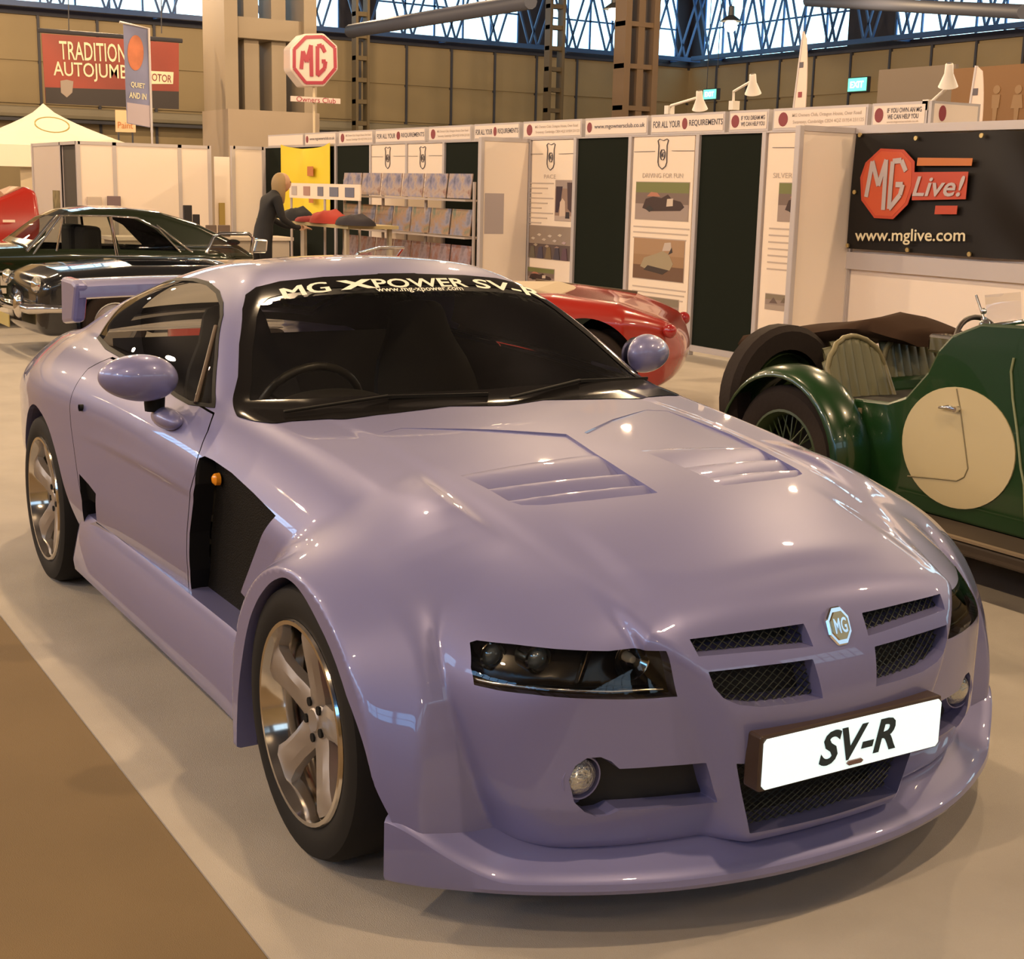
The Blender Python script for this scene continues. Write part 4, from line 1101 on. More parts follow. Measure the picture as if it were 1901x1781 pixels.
poster((990, 262, 1066), 'crest poster with a portrait photograph and a crowd photograph', [('text', 985, 340, 1030, 9, .055), ('photo', 1034, 335, 1064, 411, 4), ('photo', 985, 418, 1060, 485, 3), ('photo', 978, 495, 1030, 530, 0)],
       ('PACE', 1023, 328, 22), (1025, 291, .148), [((986, 286), (1010, 286)), ((1040, 286), (1068, 285))])
poster((690, 270, 755), 'small crest poster above the shelves, left one of the pair', [('text', 695, 330, 745, 4, .06)], None, (722, 293, .145), [((692, 291), (713, 291)), ((733, 290), (756, 290))])
poster((759, 268, 823), 'small crest poster above the shelves, right one of the pair', [('text', 762, 330, 812, 4, .06)], None, (787, 293, .145), [((760, 290), (777, 290)), ((798, 289), (822, 289))])

# fascia name boards
FB = mat('fascia_board', (.72, .62, .54), rough=.5)
segs = [(500, 567, 'ad', 'white fascia board far left end of the row'), (569, 628, 'www', 'fascia board with web address above the yellow flag'), (632, 697, 'addr', 'fascia board with club address, right after the yellow flag'), (700, 795, 'all', 'fascia board FOR ALL YOUR REQUIREMENTS above the two small crest posters'),
        (799, 880, 'addr', 'fascia board with club address above the green panel by the shelves'), (884, 970, 'all', 'fascia board FOR ALL YOUR REQUIREMENTS above the left wing panel'), (975, 1086, 'addr', 'fascia board with club address above the portrait poster'),
        (1090, 1209, 'www2', 'fascia board www.mgownersclub.co.uk'), (1212, 1352, 'all', 'fascia board FOR ALL YOUR REQUIREMENTS above the driving poster'), (1357, 1433, 'dream', 'fascia board IF YOU DREAM MG WE CAN HELP YOU'),
        (1438, 1617, 'addr', 'long fascia board with club address near the right end'), (1621, 1727, 'own', 'fascia board IF YOU OWN AN MG WE CAN HELP YOU')]
for a, b, kind, lab in segs:
    x0, x1 = WX(a, 225) + .012, WX(b, 225) - .012; w = x1 - x0; h = FTOP - PTOP - .01
    f = thing('fascia_board', lab, 'sign', (x0, BY - .03, PTOP), group='fascia boards along the stand')
    MB().box((0, 0, .0), (w, .05, h)).build('board_edge', ALU, f)
    MB().box((.02, -.004, .022), (w - .02, 0, h - .022)).build('board_face', FB, f)
    def T(t, u, v, tw, th, m=INK, bold=.015): put_mesh('fascia_lettering', text_mesh(t, 1.0, bold=bold, width=tw, height=th), m, frame_matrix((u, -.006, v), (1, 0, 0), (0, 0, 1)), f)
    def disc(u, v, rx, rz): MB().prism([(u + rx * math.cos(t), v + rz * math.sin(t)) for t in np.linspace(0, 2 * math.pi, 17)[:-1]], 'y', -.007, -.003).build('roundel', MAROON, f)
    c = h / 2
    if kind == 'all': T('FOR ALL YOUR', w * .23, c, w * .38, h * .34); disc(w * .48, c, w * .035, h * .28); T('REQUIREMENTS', w * .76, c, w * .44, h * .34)
    elif kind in ('www', 'www2'): disc(w * .08, c, w * .04, h * .28); T('www.mgownersclub.co.uk', w * .56, c, w * .80, h * .30)
    elif kind == 'addr': disc(w * .12, c, min(w * .055, .06), h * .32); T('MG Owners Club, Octagon House, Over Road', w * .58, c + h * .14, w * .72, h * .20, GREYINK); T('Swavesey, Cambridge CB24 4QZ 01954 231125', w * .60, c - h * .16, w * .74, h * .20, GREYINK)
    elif kind == 'dream': disc(w * .17, c, w * .10, h * .30); T('IF YOU DREAM MG', w * .62, c + h * .14, w * .60, h * .20); T('WE CAN HELP YOU', w * .62, c - h * .14, w * .60, h * .20)
    elif kind == 'own': disc(w * .14, c, w * .08, h * .30); T('IF YOU OWN AN MG', w * .60, c + h * .18, w * .62, h * .20); T('WE CAN HELP YOU', w * .58, c - h * .08, w * .56, h * .20); T('www.mgownersclub.co.uk', w * .58, c - h * .30, w * .58, h * .11, GREYINK)
x1 = WX(1727, 225); f = thing('fascia_board', 'short return end of the fascia beside the black banner', 'sign', (x1, BY - .03, PTOP), group='fascia boards along the stand')
MB().box((0, .0, 0), (.03, .55, FTOP - PTOP - .01)).build('board_edge', ALU, f); MB().box((.03, .03, .02), (.034, .52, FTOP - PTOP - .03)).build('board_face', FB, f)
MB().prism([(.12 + .04 * math.cos(t), .10 + .06 * math.sin(t)) for t in np.linspace(0, 2 * math.pi, 17)[:-1]], 'x', .034, .038).build('roundel', MAROON, f)

# arm spotlights clipped to the fascia
SPOTW = mat('spot_white', (.72, .66, .58), rough=.4)
def spot(base, knee, head, label, d):
    b, k, h = on_wall(*base), on_wall(*knee), on_wall(*head)
    o = thing('arm_spotlight', label, 'spotlight', tuple(b), group='arm spotlights on the fascia'); v = lambda q: tuple(np.array(q) - b)
    MB().box((-.03, -.03, -.02), (.03, .05, .06)).build('clamp', SPOTW, o)
    MB().tube([(0, 0, .02), v(k), (v(h)[0] * .9, -d, v(h)[2] + .03)], .013, 8).build('arm', SPOTW, o, smooth=.8)
    MB().lathe([(.022, .10), (.03, .09), (.034, .02), (.075, -.08), (.070, -.08), (.02, 0), (0, .01)], 18).build('spot_head', SPOTW, o, smooth=.7, loc=(v(h)[0], -d, v(h)[2]), rot=(.3, .25, 0))
spot((1361, 200), (1362, 170), (1404, 158), 'white arm spotlight standing on the fascia, with a bent neck', .04)
spot((1241, 208), (1246, 196), (1305, 188), 'pale arm spotlight lying low over the fascia boards', .04)
spot((1722, 200), (1756, 165), (1768, 142), 'white arm spotlight at the right end of the fascia', .04)

# black banner
bx0, bx1 = WX(1590), WX(1901) + .45; BANB = mat('banner_black', (.010, .008, .007), rough=.5, spec=.2)
bn = thing('banner', 'black vinyl banner with red octagon and www.mglive.com', 'banner', (bx0, BY - .08, 0))
rows = []
zt, zb = 2.065, 1.135
for u in np.linspace(0, 1, 40):
    row = []
    for v in np.linspace(0, 1, 20):
        wv = .012 * math.sin(9 * u + 3 * v) * (1 - v * .5) + .02 * math.sin(16 * (u - .55 * v)) * sstep(np.array(u), .55, .9)
        row.append((.06 + u * (bx1 - bx0 - .05) + .0 - .02 * v * (1 - u), float(-wv), zt + (zb - zt) * v - .012 * math.sin(math.pi * 3 * u) ** 2 * (1 - v)))
    rows.append(row)
MB().grid(rows).build('banner_sheet', BANB, bn, smooth=1.5)
for (px, py) in ((1602, 251), (1706, 257), (1828, 252), (1592, 357), (1579, 456), (1690, 464), (1805, 472)):
    q = on_y(px, py, BY - .07); MB().lathe([(.0, 0), (.018, 0), (.018, .012), (0, .012)], 12, 'y').build('eyelet', mat('brass', (.55, .42, .18), rough=.3, metal=.8), bn, loc=(q[0] - bx0, -.03, q[2]))
RED = mat('banner_red', (.42, .045, .015), rough=.4); ORG = mat('banner_orange', (.45, .13, .02), rough=.4); LET = mat('banner_silver', (.42, .36, .36), rough=.4); CRM = mat('banner_cream', (.62, .55, .36), rough=.5)
def bq(px, py): q = on_y(px, py, BY - .085); return (q[0] - bx0, q[2])
oc = [bq(*p) for p in ((1640, 276), (1683, 278), (1703, 300), (1702, 345), (1690, 380), (1663, 407), (1628, 405), (1604, 372), (1602, 330), (1612, 302))]
MB().prism(oc, 'y', -.036, -.032).build('octagon', RED, bn)
oc2 = [((x - sum(p[0] for p in oc) / 10) * .90 + sum(p[0] for p in oc) / 10, (z - sum(p[1] for p in oc) / 10) * .92 + sum(p[1] for p in oc) / 10) for x, z in oc]
MB().prism(oc2, 'y', -.038, -.035).build('octagon_inner', mat('banner_red2', (.50, .07, .02), rough=.4), bn)
def strokes(name, polys, m, wd, y):
    g = MB()
    for pl_ in polys:
        P = [bq(*p) for p in pl_]
        for i, (a, b) in enumerate(zip(P[:-1], P[1:])): g.bar((a[0], y - .0008 * i, a[1]), (b[0], y - .0008 * i, b[1]), wd, .004, up=(0, 1, 0))
    return g.build(name, m, bn)
strokes('letter_m', [[(1614, 366), (1626, 300), (1637, 345), (1652, 297), (1646, 390)]], LET, .042, -.042)
strokes('letter_g', [[(1688, 318), (1680, 298), (1664, 300), (1660, 345), (1657, 388), (1678, 362), (1683, 343), (1670, 343)]], LET, .042, -.043)
rc = [bq(*p) for p in ((1701, 320), (1803, 319), (1798, 370), (1698, 372))]; MB().prism(rc, 'y', -.037, -.033).build('red_box', RED, bn)
rc = [bq(*p) for p in ((1709, 293), (1811, 294), (1809, 308), (1707, 308))]; MB().prism(rc, 'y', -.037, -.033).build('orange_bar', ORG, bn)
rc = [bq(*p) for p in ((1742, 382), (1783, 382), (1781, 398), (1740, 398))]; MB().prism(rc, 'y', -.037, -.033).build('date_box', RED, bn)
def btext(t, px, py, wpx, hh, m, shear=0, bold=.01):
    a, b = bq(px - wpx / 2, py), bq(px + wpx / 2, py); put_mesh('banner_lettering', text_mesh(t, 1.0, bold=bold, shear=shear, width=b[0] - a[0], height=hh), m, frame_matrix(((a[0] + b[0]) / 2, -.045, (a[1] + b[1]) / 2), (b[0] - a[0], 0, (b[1] - a[1])), (0, 0, 1)), bn)
btext('Live!', 1749, 346, 96, .155, LET, .25, .015); btext('www.mglive.com', 1696, 440, 205, .125, CRM, 0, .012)
# wall behind the banner
bw = thing('banner_wall', 'plain white lower wall with grey rails under the black banner', 'partition', (bx0, BY, 0))
MB().box((.0, 0, .05), (bx1 - bx0 + 1.2, .03, PTOP)).build('wall_sheet', WHITEP, bw)
MB().box((-.03, -.05, PTOP - .045), (bx1 - bx0 + 1.2, .04, PTOP + .02)).build('top_rail', ALU, bw)
MB().box((-.03, -.05, .965), (bx1 - bx0 + 1.2, .0, 1.105)).build('mid_rail', ALU, bw)
for u in (.0, 1.95): MB().box((u - .025, -.04, 0), (u + .025, .03, .965)).build('post', ALU, bw)
# ------------------------------------------------------------------ left-hand stand, tent, signs
LX = -19.55
lb = thing('white_stand', 'row of plain white display panels with grey posts behind the dark green car', 'stand', (LX, 0, 0))
ys = [on_x(p, 300, LX)[1] for p in (145, 212, 333, 388, 397)]
for i in range(3):
    MB().box((0, ys[i] + .03, .06), (.02, ys[i + 1] - .03, PTOP - .04)).build('white_panel', WHITEP, lb)
for y in ys[:4]: MB().box((-.03, y - .03, 0), (.03, y + .03, PTOP)).build('post', ALU, lb)
MB().box((-.03, ys[0], PTOP - .05), (.03, ys[3], PTOP)).build('top_rail', ALU, lb)
rt = thing('stand_return', 'side return of the white stand with a dark doorway, beside the tent', 'stand', (LX, ys[0], 0))
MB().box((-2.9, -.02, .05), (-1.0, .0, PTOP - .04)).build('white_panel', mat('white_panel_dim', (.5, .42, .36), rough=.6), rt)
MB().box((-1.0, .02, .05), (-.1, .04, PTOP - .04)).build('dark_opening', mat('doorway_brown', (.05, .04, .03), rough=.8), rt)
MB().box((-2.95, -.03, PTOP - .05), (0, .03, PTOP)).build('top_rail', ALU, rt)
MB().box((-1.6, -.03, .9), (-1.15, -.021, 1.35)).build('framed_print', mat('olive_print', (.18, .14, .06), rough=.6, noise=(8, .5)), rt)
MB().box((-2.98, -.04, 0), (-2.9, .02, PTOP)).build('post', ALU, rt); MB().box((-1.05, -.03, 0), (-1.0, .03, PTOP)).build('post', ALU, rt)
y0, y1 = on_x(432, 300, -19.0)[1], on_x(488, 300, -19.0)[1]
wp = thing('white_stand', 'single white panel with a slanting shadow, left of the yellow flag', 'stand', (-19.0, y0, 0))
MB().box((0, 0, .05), (.03, y1 - y0, PTOP - .05)).build('white_panel', WHITEP, wp)
for y in (0, y1 - y0): MB().box((-.03, y - .03, 0), (.04, y + .03, PTOP)).build('post', ALU, wp)
MB().box((-.03, 0, PTOP - .05), (.04, y1 - y0, PTOP)).build('top_rail', ALU, wp)
y0, y1 = on_x(397, 300, -20.5)[1], on_x(425, 300, -20.5)[1]
np_ = thing('white_stand', 'narrow yellowish panel with a propped bat, set back between two white stands', 'stand', (-20.5, y0, 0))
MB().box((0, 0, 0), (.03, y1 - y0, PTOP - .15)).build('white_panel', WHITEP, np_); MB().box((.031, .06, .75), (.06, .16, 1.2)).build('yellow_batten', mat('yellow_wood', (.35, .25, .06), rough=.6), np_)

# marquee tent
TENT = mat('tent_canvas', (.85, .78, .62), rough=.8)
ap = on_x(80, 192, -25.0); c = (ap[0], ap[1]); zt = ap[2]; ze = on_x(80, 268, -22.6)[2]; hw = 1.45
t = thing('marquee', 'white peaked canvas marquee with a small logo at the far left', 'tent', (c[0], c[1], 0))
rows = []
for v in np.linspace(0, 1, 10):
    r = hw * v; z = zt - (zt - ze) * (v ** .72); rows.append([(r * a, r * b, z) for a, b in ((1, 1), (1, .33), (1, -.33), (1, -1), (.33, -1), (-.33, -1), (-1, -1), (-1, 1), (0, 1))])
MB().grid(rows, closed_v=True).build('canopy', TENT, t, smooth=.5)
MB().box((hw - .02, -hw, ze - .38), (hw, hw, ze)).build('valance', TENT, t); MB().box((-hw, hw - .02, ze - .38), (hw, hw, ze)).build('valance', TENT, t)
rows = [[(hw - .25 + .06 * math.sin(u * 22) * (1 - v * .3), -hw + 2 * hw * u, ze - .3 - (ze - .3) * v) for v in np.linspace(0, 1, 6)] for u in np.linspace(.25, .8, 40)]
MB().grid(rows).build('side_curtain', mat('curtain_cream', (.55, .45, .30), rough=.8), t, smooth=1.5)
for a in (-1, 1): MB().tube([(hw - .05, a * (hw - .05), 0), (hw - .05, a * (hw - .05), ze)], .03, 8).build('tent_pole', ALU, t, smooth=.8)
n_ = Vector((zt - ze, 0, hw * .8)).normalized()
g = MB()
lp = [(.30 * math.cos(a), .17 * math.sin(a)) for a in np.linspace(0, 2 * math.pi, 25)[:-1]]
oy = on_x(97, 237, -23.6)[1] - c[1]; oz = on_x(97, 237, -23.6)[2]
tw = [Vector((1.30 - .9 * b, oy + a, oz + b * .8)) for a, b in lp]
for a, b in zip(tw, tw[1:] + tw[:1]): g.bar(a + Vector((.10, 0, .05)), b + Vector((.10, 0, .05)), .02, .02)
g.build('tent_logo', mat('tent_logo', (.45, .35, .12), rough=.7), t)

# red hanging banner
def flat(name, label, cat, pxs, axis, v, m, thick=.02, group=None):
    P = [on_x(*p, v) if axis == 'x' else on_y(*p, v) for p in pxs]; o = P[0]
    r = thing(name, label, cat, tuple(o), group=group); q = [(p - o) for p in P]
    if axis == 'x': MB().prism([(p[1], p[2]) for p in q], 'x', -thick, 0).build(name + '_sheet', m, r)
    else: MB().prism([(p[0], p[2]) for p in q], 'y', 0, thick).build(name + '_sheet', m, r)
    return r, o
aj, o = flat('hanging_banner', 'red and black hanging banner reading traditional autojumble', 'banner', ((77, 62), (332, 80), (332, 203), (85, 192)), 'x', -30, mat('aj_red', (.26, .035, .018), rough=.5, noise=(.5, .25)))
def onb(px, py, e=.01): q = on_x(px, py, -30 + e) - o; return q
P = [onb(84, 162), onb(332, 170), onb(332, 203), onb(85, 192)]; MB().prism([(p[1], p[2]) for p in P], 'x', .004, .012).build('black_band', mat('aj_black', (.02, .012, .012), rough=.5), aj)
AJW = mat('aj_white', (.72, .66, .45), rough=.5)
def atext(t, p0, p1, hh, m=AJW, bold=.007, e=.02, o_=None, par=None, f=onb):
    a, b = f(*p0), f(*p1); put_mesh('banner_lettering', text_mesh(t, 1.0, bold=bold, width=abs(b[1] - a[1]), height=hh), m, frame_matrix((e, (a[1] + b[1]) / 2, (a[2] + b[2]) / 2), (0, b[1] - a[1], b[2] - a[2]), (0, 0, 1)), par or aj)
atext('TRADITIONAL', (110, 93), (262, 101), .40); atext('AUTOJUMBLE', (99, 131), (262, 139), .40)
atext('MOTOR', (272, 142), (318, 147), .17, MAROON, e=.03); P = [onb(266, 131), onb(322, 134), onb(321, 156), onb(266, 156)]; MB().prism([(p[1], p[2]) for p in P], 'x', .012, .02).build('white_label', AJW, aj)
P = [onb(112, 150), onb(124, 148), onb(136, 151), onb(134, 172), onb(124, 181), onb(113, 172)]; MB().prism([(p[1], p[2]) for p in P], 'x', .014, .02).build('crest_print', mat('crest_grey', (.30, .24, .20), rough=.5), aj)
P = [onb(80, 168), onb(100, 160), onb(145, 163), onb(144, 168), onb(101, 168)]; 
MB().tube([onb(70, 56), onb(338, 76)], .05, 8).build('hanging_bar', STEEL, aj)
for p in (128, 300): MB().tube([onb(p, 62), onb(p, 0) + np.array([0, 0, .6])], .012, 6).build('hanging_wire', STEEL, aj)

bb, o2 = flat('flag_banner', 'narrow blue vertical flag banner hanging from a tilted pole', 'banner', ((229, 44), (274, 54), (279, 237), (236, 229)), 'x', -24, mat('flag_blue', (.17, .18, .30), rough=.6, noise=(.9, .3)))
f2 = lambda px, py: on_x(px, py, -23.98) - o2
MB().prism([(f2(252 + 15 * math.cos(a), 98 + 33 * math.sin(a))[1], f2(252 + 15 * math.cos(a), 98 + 33 * math.sin(a))[2]) for a in np.linspace(0, 2 * math.pi, 20)[:-1]], 'x', .005, .012).build('orange_emblem', mat('flag_orange', (.45, .14, .06), rough=.6, noise=(3, .3)), bb)
P = [f2(236, 190), f2(278, 196), f2(279, 236), f2(237, 228)]; MB().prism([(p[1], p[2]) for p in P], 'x', .004, .008).build('pale_tail', mat('flag_pale', (.45, .38, .42), rough=.6), bb)
atext('QUIET', (243, 157), (269, 161), .11, AJW, .02, .02, None, bb, f2); atext('AND IN', (240, 176), (272, 180), .11, AJW, .02, .02, None, bb, f2)
MB().tube([f2(222, 41), f2(276, 53), f2(282, 246)], .025, 8).build('flag_pole', ALU, bb, smooth=.8)
MB().tube([f2(282, 246), f2(282, 246) * np.array([1, 1, 0]) - np.array([0, 0, o2[2]])], .02, 8).build('flag_mast', ALU, bb)

ps, o5 = flat('paint_sign', 'small cream sign board with orange lettering right of the tent', 'sign', ((214, 204), (252, 206), (252, 246), (215, 245)), 'x', -27, mat('paint_sign', (.62, .44, .26), rough=.6))
f5 = lambda px, py: on_x(px, py, -26.98) - o5
atext('Paint', (219, 232), (247, 233), .13, mat('orange_ink', (.45, .15, .04), rough=.6), .0, .012, None, ps, f5)
for p in (220, 246): MB().tube([f5(p, 246), f5(p, 246) * np.array([1, 1, 0]) - np.array([0, 0, o5[2]])], .02, 6).build('sign_post', STEEL, ps)

# octagon sign on a pole
ox = -20.0
A = [on_x(*p, ox) for p in ((566, 66), (600, 65), (624, 87), (625, 128), (601, 157), (566, 157), (543, 128), (543, 90))]; o3 = np.mean(A, 0); o3[2] = 0
os_ = thing('octagon_sign', 'white octagonal sign with maroon MG lettering on a thin pole', 'sign', (ox, float(np.mean([a[1] for a in A])), 0)); yc3 = np.mean([a[1] for a in A]); zc3 = np.mean([a[2] for a in A])
MB().prism([((a[1] - yc3) * 1.08, zc3 + (a[2] - zc3) * 1.08) for a in A], 'x', -.34, 0).build('sign_box', mat('sign_cream', (.62, .52, .46), rough=.18, coat=.5), os_, bevel=.03)
MAR2 = mat('sign_maroon', (.30, .025, .05), rough=.25)
g = MB(); R_ = [((a[1] - yc3) * .93, zc3 + (a[2] - zc3) * .93) for a in A]
for i, (a, b) in enumerate(zip(R_, R_[1:] + R_[:1])): g.bar((.006 + .001 * i, *a), (.006 + .001 * i, *b), .055, .012, up=(1, 0, 0))
g.build('octagon_ring', MAR2, os_)
def o3s(name, pl_):
    g = MB(); P = [on_x(*p, ox) for p in pl_]
    for i, (a, b) in enumerate(zip(P[:-1], P[1:])): g.bar((.008 + .001 * i, a[1] - yc3, a[2]), (.008 + .001 * i, b[1] - yc3, b[2]), .065, .012, up=(1, 0, 0))
    g.build(name, MAR2, os_)
o3s('letter_m', [(559, 128), (562, 95), (569, 115), (577, 84), (578, 142)]); o3s('letter_g', [(603, 97), (597, 84), (589, 86), (589, 140), (602, 127), (604, 114), (597, 114)])
b0, b1 = on_x(541, 178, ox), on_x(632, 193, ox)
MB().box((-.05, b0[1] - yc3, b1[2]), (0, b1[1] - yc3, b0[2])).build('name_board', mat('name_board', (.58, .48, .44), rough=.4), os_)
put_mesh('name_lettering', text_mesh('Owners Club', 1.0, width=.72, height=.085), MAR2, frame_matrix((.004, (b0[1] + b1[1]) / 2 - yc3, (b0[2] + b1[2]) / 2), (0, 1, 0), (0, 0, 1)), os_)
MB().tube([(-.1, .03, 0), (-.1, .03, zc3 - .3)], .022, 8).build('sign_pole', mat('pole_cream', (.55, .45, .3), rough=.5), os_)

# white feather flags, exit signs, orange wall graphic
def feather(tip, bl, br, y, label):
    T, L, R_ = on_y(*tip, y), on_y(*bl, y), on_y(*br, y); r = thing('feather_flag', label, 'flag', (T[0], y, 0), group='white feather flags'); q = lambda p: (p[0] - T[0], p[2])
    w = R_[0] - L[0]; pts = [q(T)] + [(q(R_)[0] - .35 * w * (1 - t) ** 2.2, T[2] + (R_[2] - T[2]) * t) for t in np.linspace(.1, 1, 8)] + [(q(R_)[0] + .02, .6), (q(L)[0] - .05, .6)] + [q(L)]
    MB().prism(pts, 'y', -.006, .006).build('flag_sail', mat('flag_cream', (.62, .50, .44), rough=.7), r)
    MB().tube([(q(L)[0] - .04, 0, 0), (q(L)[0], 0, L[2]), (q(T)[0], 0, T[2])], .018, 8).build('flag_pole', ALU, r)
    for t_, m in ((.45, INK), (.85, MAROON)):
        z = T[2] + (L[2] - T[2]) * t_; MB().box((-.035 + (q(L)[0] + q(R_)[0]) / 2 * t_, -.012, z - .035), (.035 + (q(L)[0] + q(R_)[0]) / 2 * t_, -.007, z + .035)).build('flag_mark', m, r)
feather((1492, 58), (1474, 197), (1496, 194), 11.0, 'tall slim white feather flag against the high windows'); feather((1813, 122), (1796, 230), (1823, 229), 10.0, 'short white feather flag above the black banner')
EXG = mat('exit_green', (.1, .6, .45), rough=.4, emit=(.20, 1.0, .62), emit_s=1.0)
def exit_sign(p, v, y, label):
    a, b = on_y(*p, y), on_y(*v, y); r = thing('exit_sign', label, 'sign', (a[0], y, a[2]), group='lit green exit signs')
    w, h = b[0] - a[0], a[2] - b[2]; MB().box((0, 0, -h), (w, .12, 0)).build('sign_box', EXG, r); MB().box((-.03, .02, -h - .03), (w + .03, .16, .03)).build('sign_frame', STEEL, r)
    if y < 28:
        for u in (.1, .9): MB().tube([(w * u, .08, .02), (w * u, .08, HZ - a[2])], .012, 6).build('hanger', STEEL, r)
    put_mesh('sign_lettering', text_mesh('EXIT', 1.0, bold=.02, width=w * .72, height=h * .5), mat('exit_white', (.9, 1, .95), rough=.4, emit=(.9, 1, .95), emit_s=2.5), frame_matrix((w / 2, -.01, -h / 2), (1, 0, 0), (0, 0, 1)), r)
exit_sign((1575, 146), (1607, 168), 29.1, 'glowing green exit sign high on the hall wall at right'); exit_sign((1306, 167), (1328, 183), 26.0, 'glowing green exit sign behind the low arm spotlight')
a, b = on_y(1770, 128, 14.0), on_y(1901, 235, 14.0)
og = thing('wall_graphic', 'orange brown wall panel with pale toilet symbols behind the stand', 'panel', (a[0], 14.0, 0))
MB().box((0, 0, 0), (b[0] - a[0] + 2.0, .05, a[2])).build('graphic_sheet', mat('graphic_orange', (.17, .08, .022), rough=.6), og)
PALE = mat('graphic_pale', (.22, .13, .06), rough=.6)
for p in (1848, 1888):
    q = on_y(p, 180, 13.98); x = q[0] - a[0]; MB().lathe([(0, 0), (.06, 0), (.06, .01), (0, .01)], 12, 'y').build('symbol_head', PALE, og, loc=(x, -.01, q[2] + .10))
    MB().prism([(x - .07, q[2] + .03), (x + .07, q[2] + .03), (x + (.10 if p == 1888 else .06), q[2] - .15), (x + .04, q[2] - .15), (x + .03, q[2] - .32), (x - .03, q[2] - .32), (x - .04, q[2] - .15), (x - (.10 if p == 1888 else .06), q[2] - .15)], 'y', -.012, 0).build('symbol_body', PALE, og)
a, b = on_y(1632, 130, 16.0), on_y(1768, 200, 16.0)
tag(MB().box((a[0], 16.0, 0), (b[0], 16.06, a[2])).build('plain_partition', mat('grey_partition', (.13, .10, .075), rough=.7)), 'plain grey brown partition left of the orange graphic', 'partition')

# yellow flag
yf0, yf1 = WX(528), WX(622)
rows = []
for u in np.linspace(0, 1, 30):
    row = []
    for v in np.linspace(0, 1, 24):
        sag = .22 * (4 * u * (1 - u)) * (1 - v) * .35
        row.append((yf0 + (yf1 - yf0) * u, BY - .06 - .035 * math.sin(8 * v - 6 * abs(u - .5)) * (1 - abs(2 * u - 1)) - .02 * math.sin(14 * u), 2.15 - sag - 1.15 * v * (1 - .05 * math.sin(3 * u))))
    rows.append(row)
yfl = thing('yellow_flag', 'bright yellow cloth flag pinned up and sagging in folds', 'flag', (0, 0, 0))
MB().grid(rows).build('flag_cloth', mat('yellow_cloth', (.72, .55, .02), rough=.7), yfl, smooth=1.5)
for px, py, r in ((578, 318, .16), (579, 368, .12)):
    q = on_y(px, py, BY - .12); MB().box((q[0] - r, q[1], q[2] - .07), (q[0] + r * .4, q[1] + .004, q[2] + .07)).build('flag_print', mat('flag_print', (.45, .14, .03), rough=.6), yfl)

# calendar shelves
SHX0, SHX1, SHY = on_y(640, 400, 5.85)[0], on_y(880, 400, 5.85)[0], 5.85
SM = mat('shelf_metal', (.42, .36, .33), rough=.5, metal=.2)
sh = thing('display_rack', 'three-tier metal rack full of calendars and prints', 'shelf', (SHX0, SHY, 0)); L_ = SHX1 - SHX0
for u in np.linspace(0, 1, 4): MB().tube([(L_ * u, 0, 0), (L_ * u, 0, 1.62)], .02, 8).build('rack_post', SM, sh)
for z in (.62, 1.0, 1.42): MB().box((0, -.12, z - .02), (L_, .15, z)).build('rack_shelf', SM, sh)
CAL = [photo_mat('cal_%d' % i, c, 5 + i, 10 + i) for i, c in enumerate(([(.14, .10, .12), (.28, .22, .26), (.24, .10, .07), (.34, .30, .32)], [(.10, .11, .17), (.22, .21, .27), (.30, .18, .10), (.12, .15, .11)], [(.08, .08, .15), (.20, .19, .28), (.36, .28, .24), (.20, .09, .08)], [(.18, .14, .10), (.32, .26, .21), (.10, .11, .08), (.28, .19, .15)]))]
k = 0
for z0, h, n in ((.63, .27, 7), (1.01, .30, 7), (1.43, .28, 6)):
    for i in range(n):
        w = L_ / n * .93; x = SHX0 + L_ * (i + .03) / n
        lean = .12; o = MB().box((0, -.006, 0), (w, .006, h)).build('calendar', CAL[(k * 7 + i) % 4], loc=(x, SHY - .04, z0 + .002), rot=(-lean, 0, 0))
        tier = {.63: 'bottom', 1.01: 'middle', 1.43: 'top'}[z0]; od = ('first', 'second', 'third', 'fourth', 'fifth', 'sixth', 'seventh')[i]
        tag(o, '%s calendar from the left on the %s shelf of the metal rack' % (od, tier), 'calendar', 'calendars on the metal rack'); k += 1

# table with clothing, print rack and the person
TX0, TX1, TY = on_y(515, 410, 5.0)[0], on_y(690, 410, 5.0)[0], 5.0
tz = on_y(600, 412, 5.0)[2]
tb = thing('trestle_table', 'light wood trestle table with clothing beside the rack', 'table', (TX0, TY, 0)); LT = TX1 - TX0
MB().box((0, -.3, tz - .04), (LT, .35, tz)).build('table_top', mat('table_wood', (.45, .36, .18), rough=.6), tb)
for u in (.05, .52, .95):
    for y in (-.25, .3): MB().box((LT * u - .03, y - .02, 0), (LT * u + .03, y + .02, tz - .04)).build('table_leg', mat('table_leg', (.40, .33, .24), rough=.6), tb)
for i, (px, wd, hh, col, nm, lab) in enumerate(((553, .30, .16, (.012, .012, .014), 'folded_garment', 'black folded garment on the table next to the person'), (612, .42, .15, (.36, .035, .02), 'folded_garment', 'bright red folded garment in the middle of the table'), (578, .26, .07, (.25, .02, .02), 'folded_garment', 'dark red flat garment between the black and red ones'), (660, .38, .12, (.02, .015, .02), 'folded_garment', 'long black folded garment at the right end of the table'))):
    q = on_y(px, 405, 4.85); o = superell(nm, (0, 0, 0), (wd, .20, hh), mat('cloth_%d' % i, col, rough=.9), None, n=10, squash=lambda v: Vector((v.x, v.y, max(v.z, -.0) * (1 + .12 * math.sin(9 * v.x) + .1 * math.sin(7 * v.y)))))
    o.location = (q[0], 4.85, tz + .002); tag(o, lab, 'clothing', 'garments on the table')
pr = thing('print_rack', 'white strip of small framed prints standing above the table', 'rack', (on_y(537, 345, 5.45)[0], 5.45, 0)); r0 = on_y(537, 345, 5.45)[0]; r1 = on_y(668, 345, 5.45)[0]
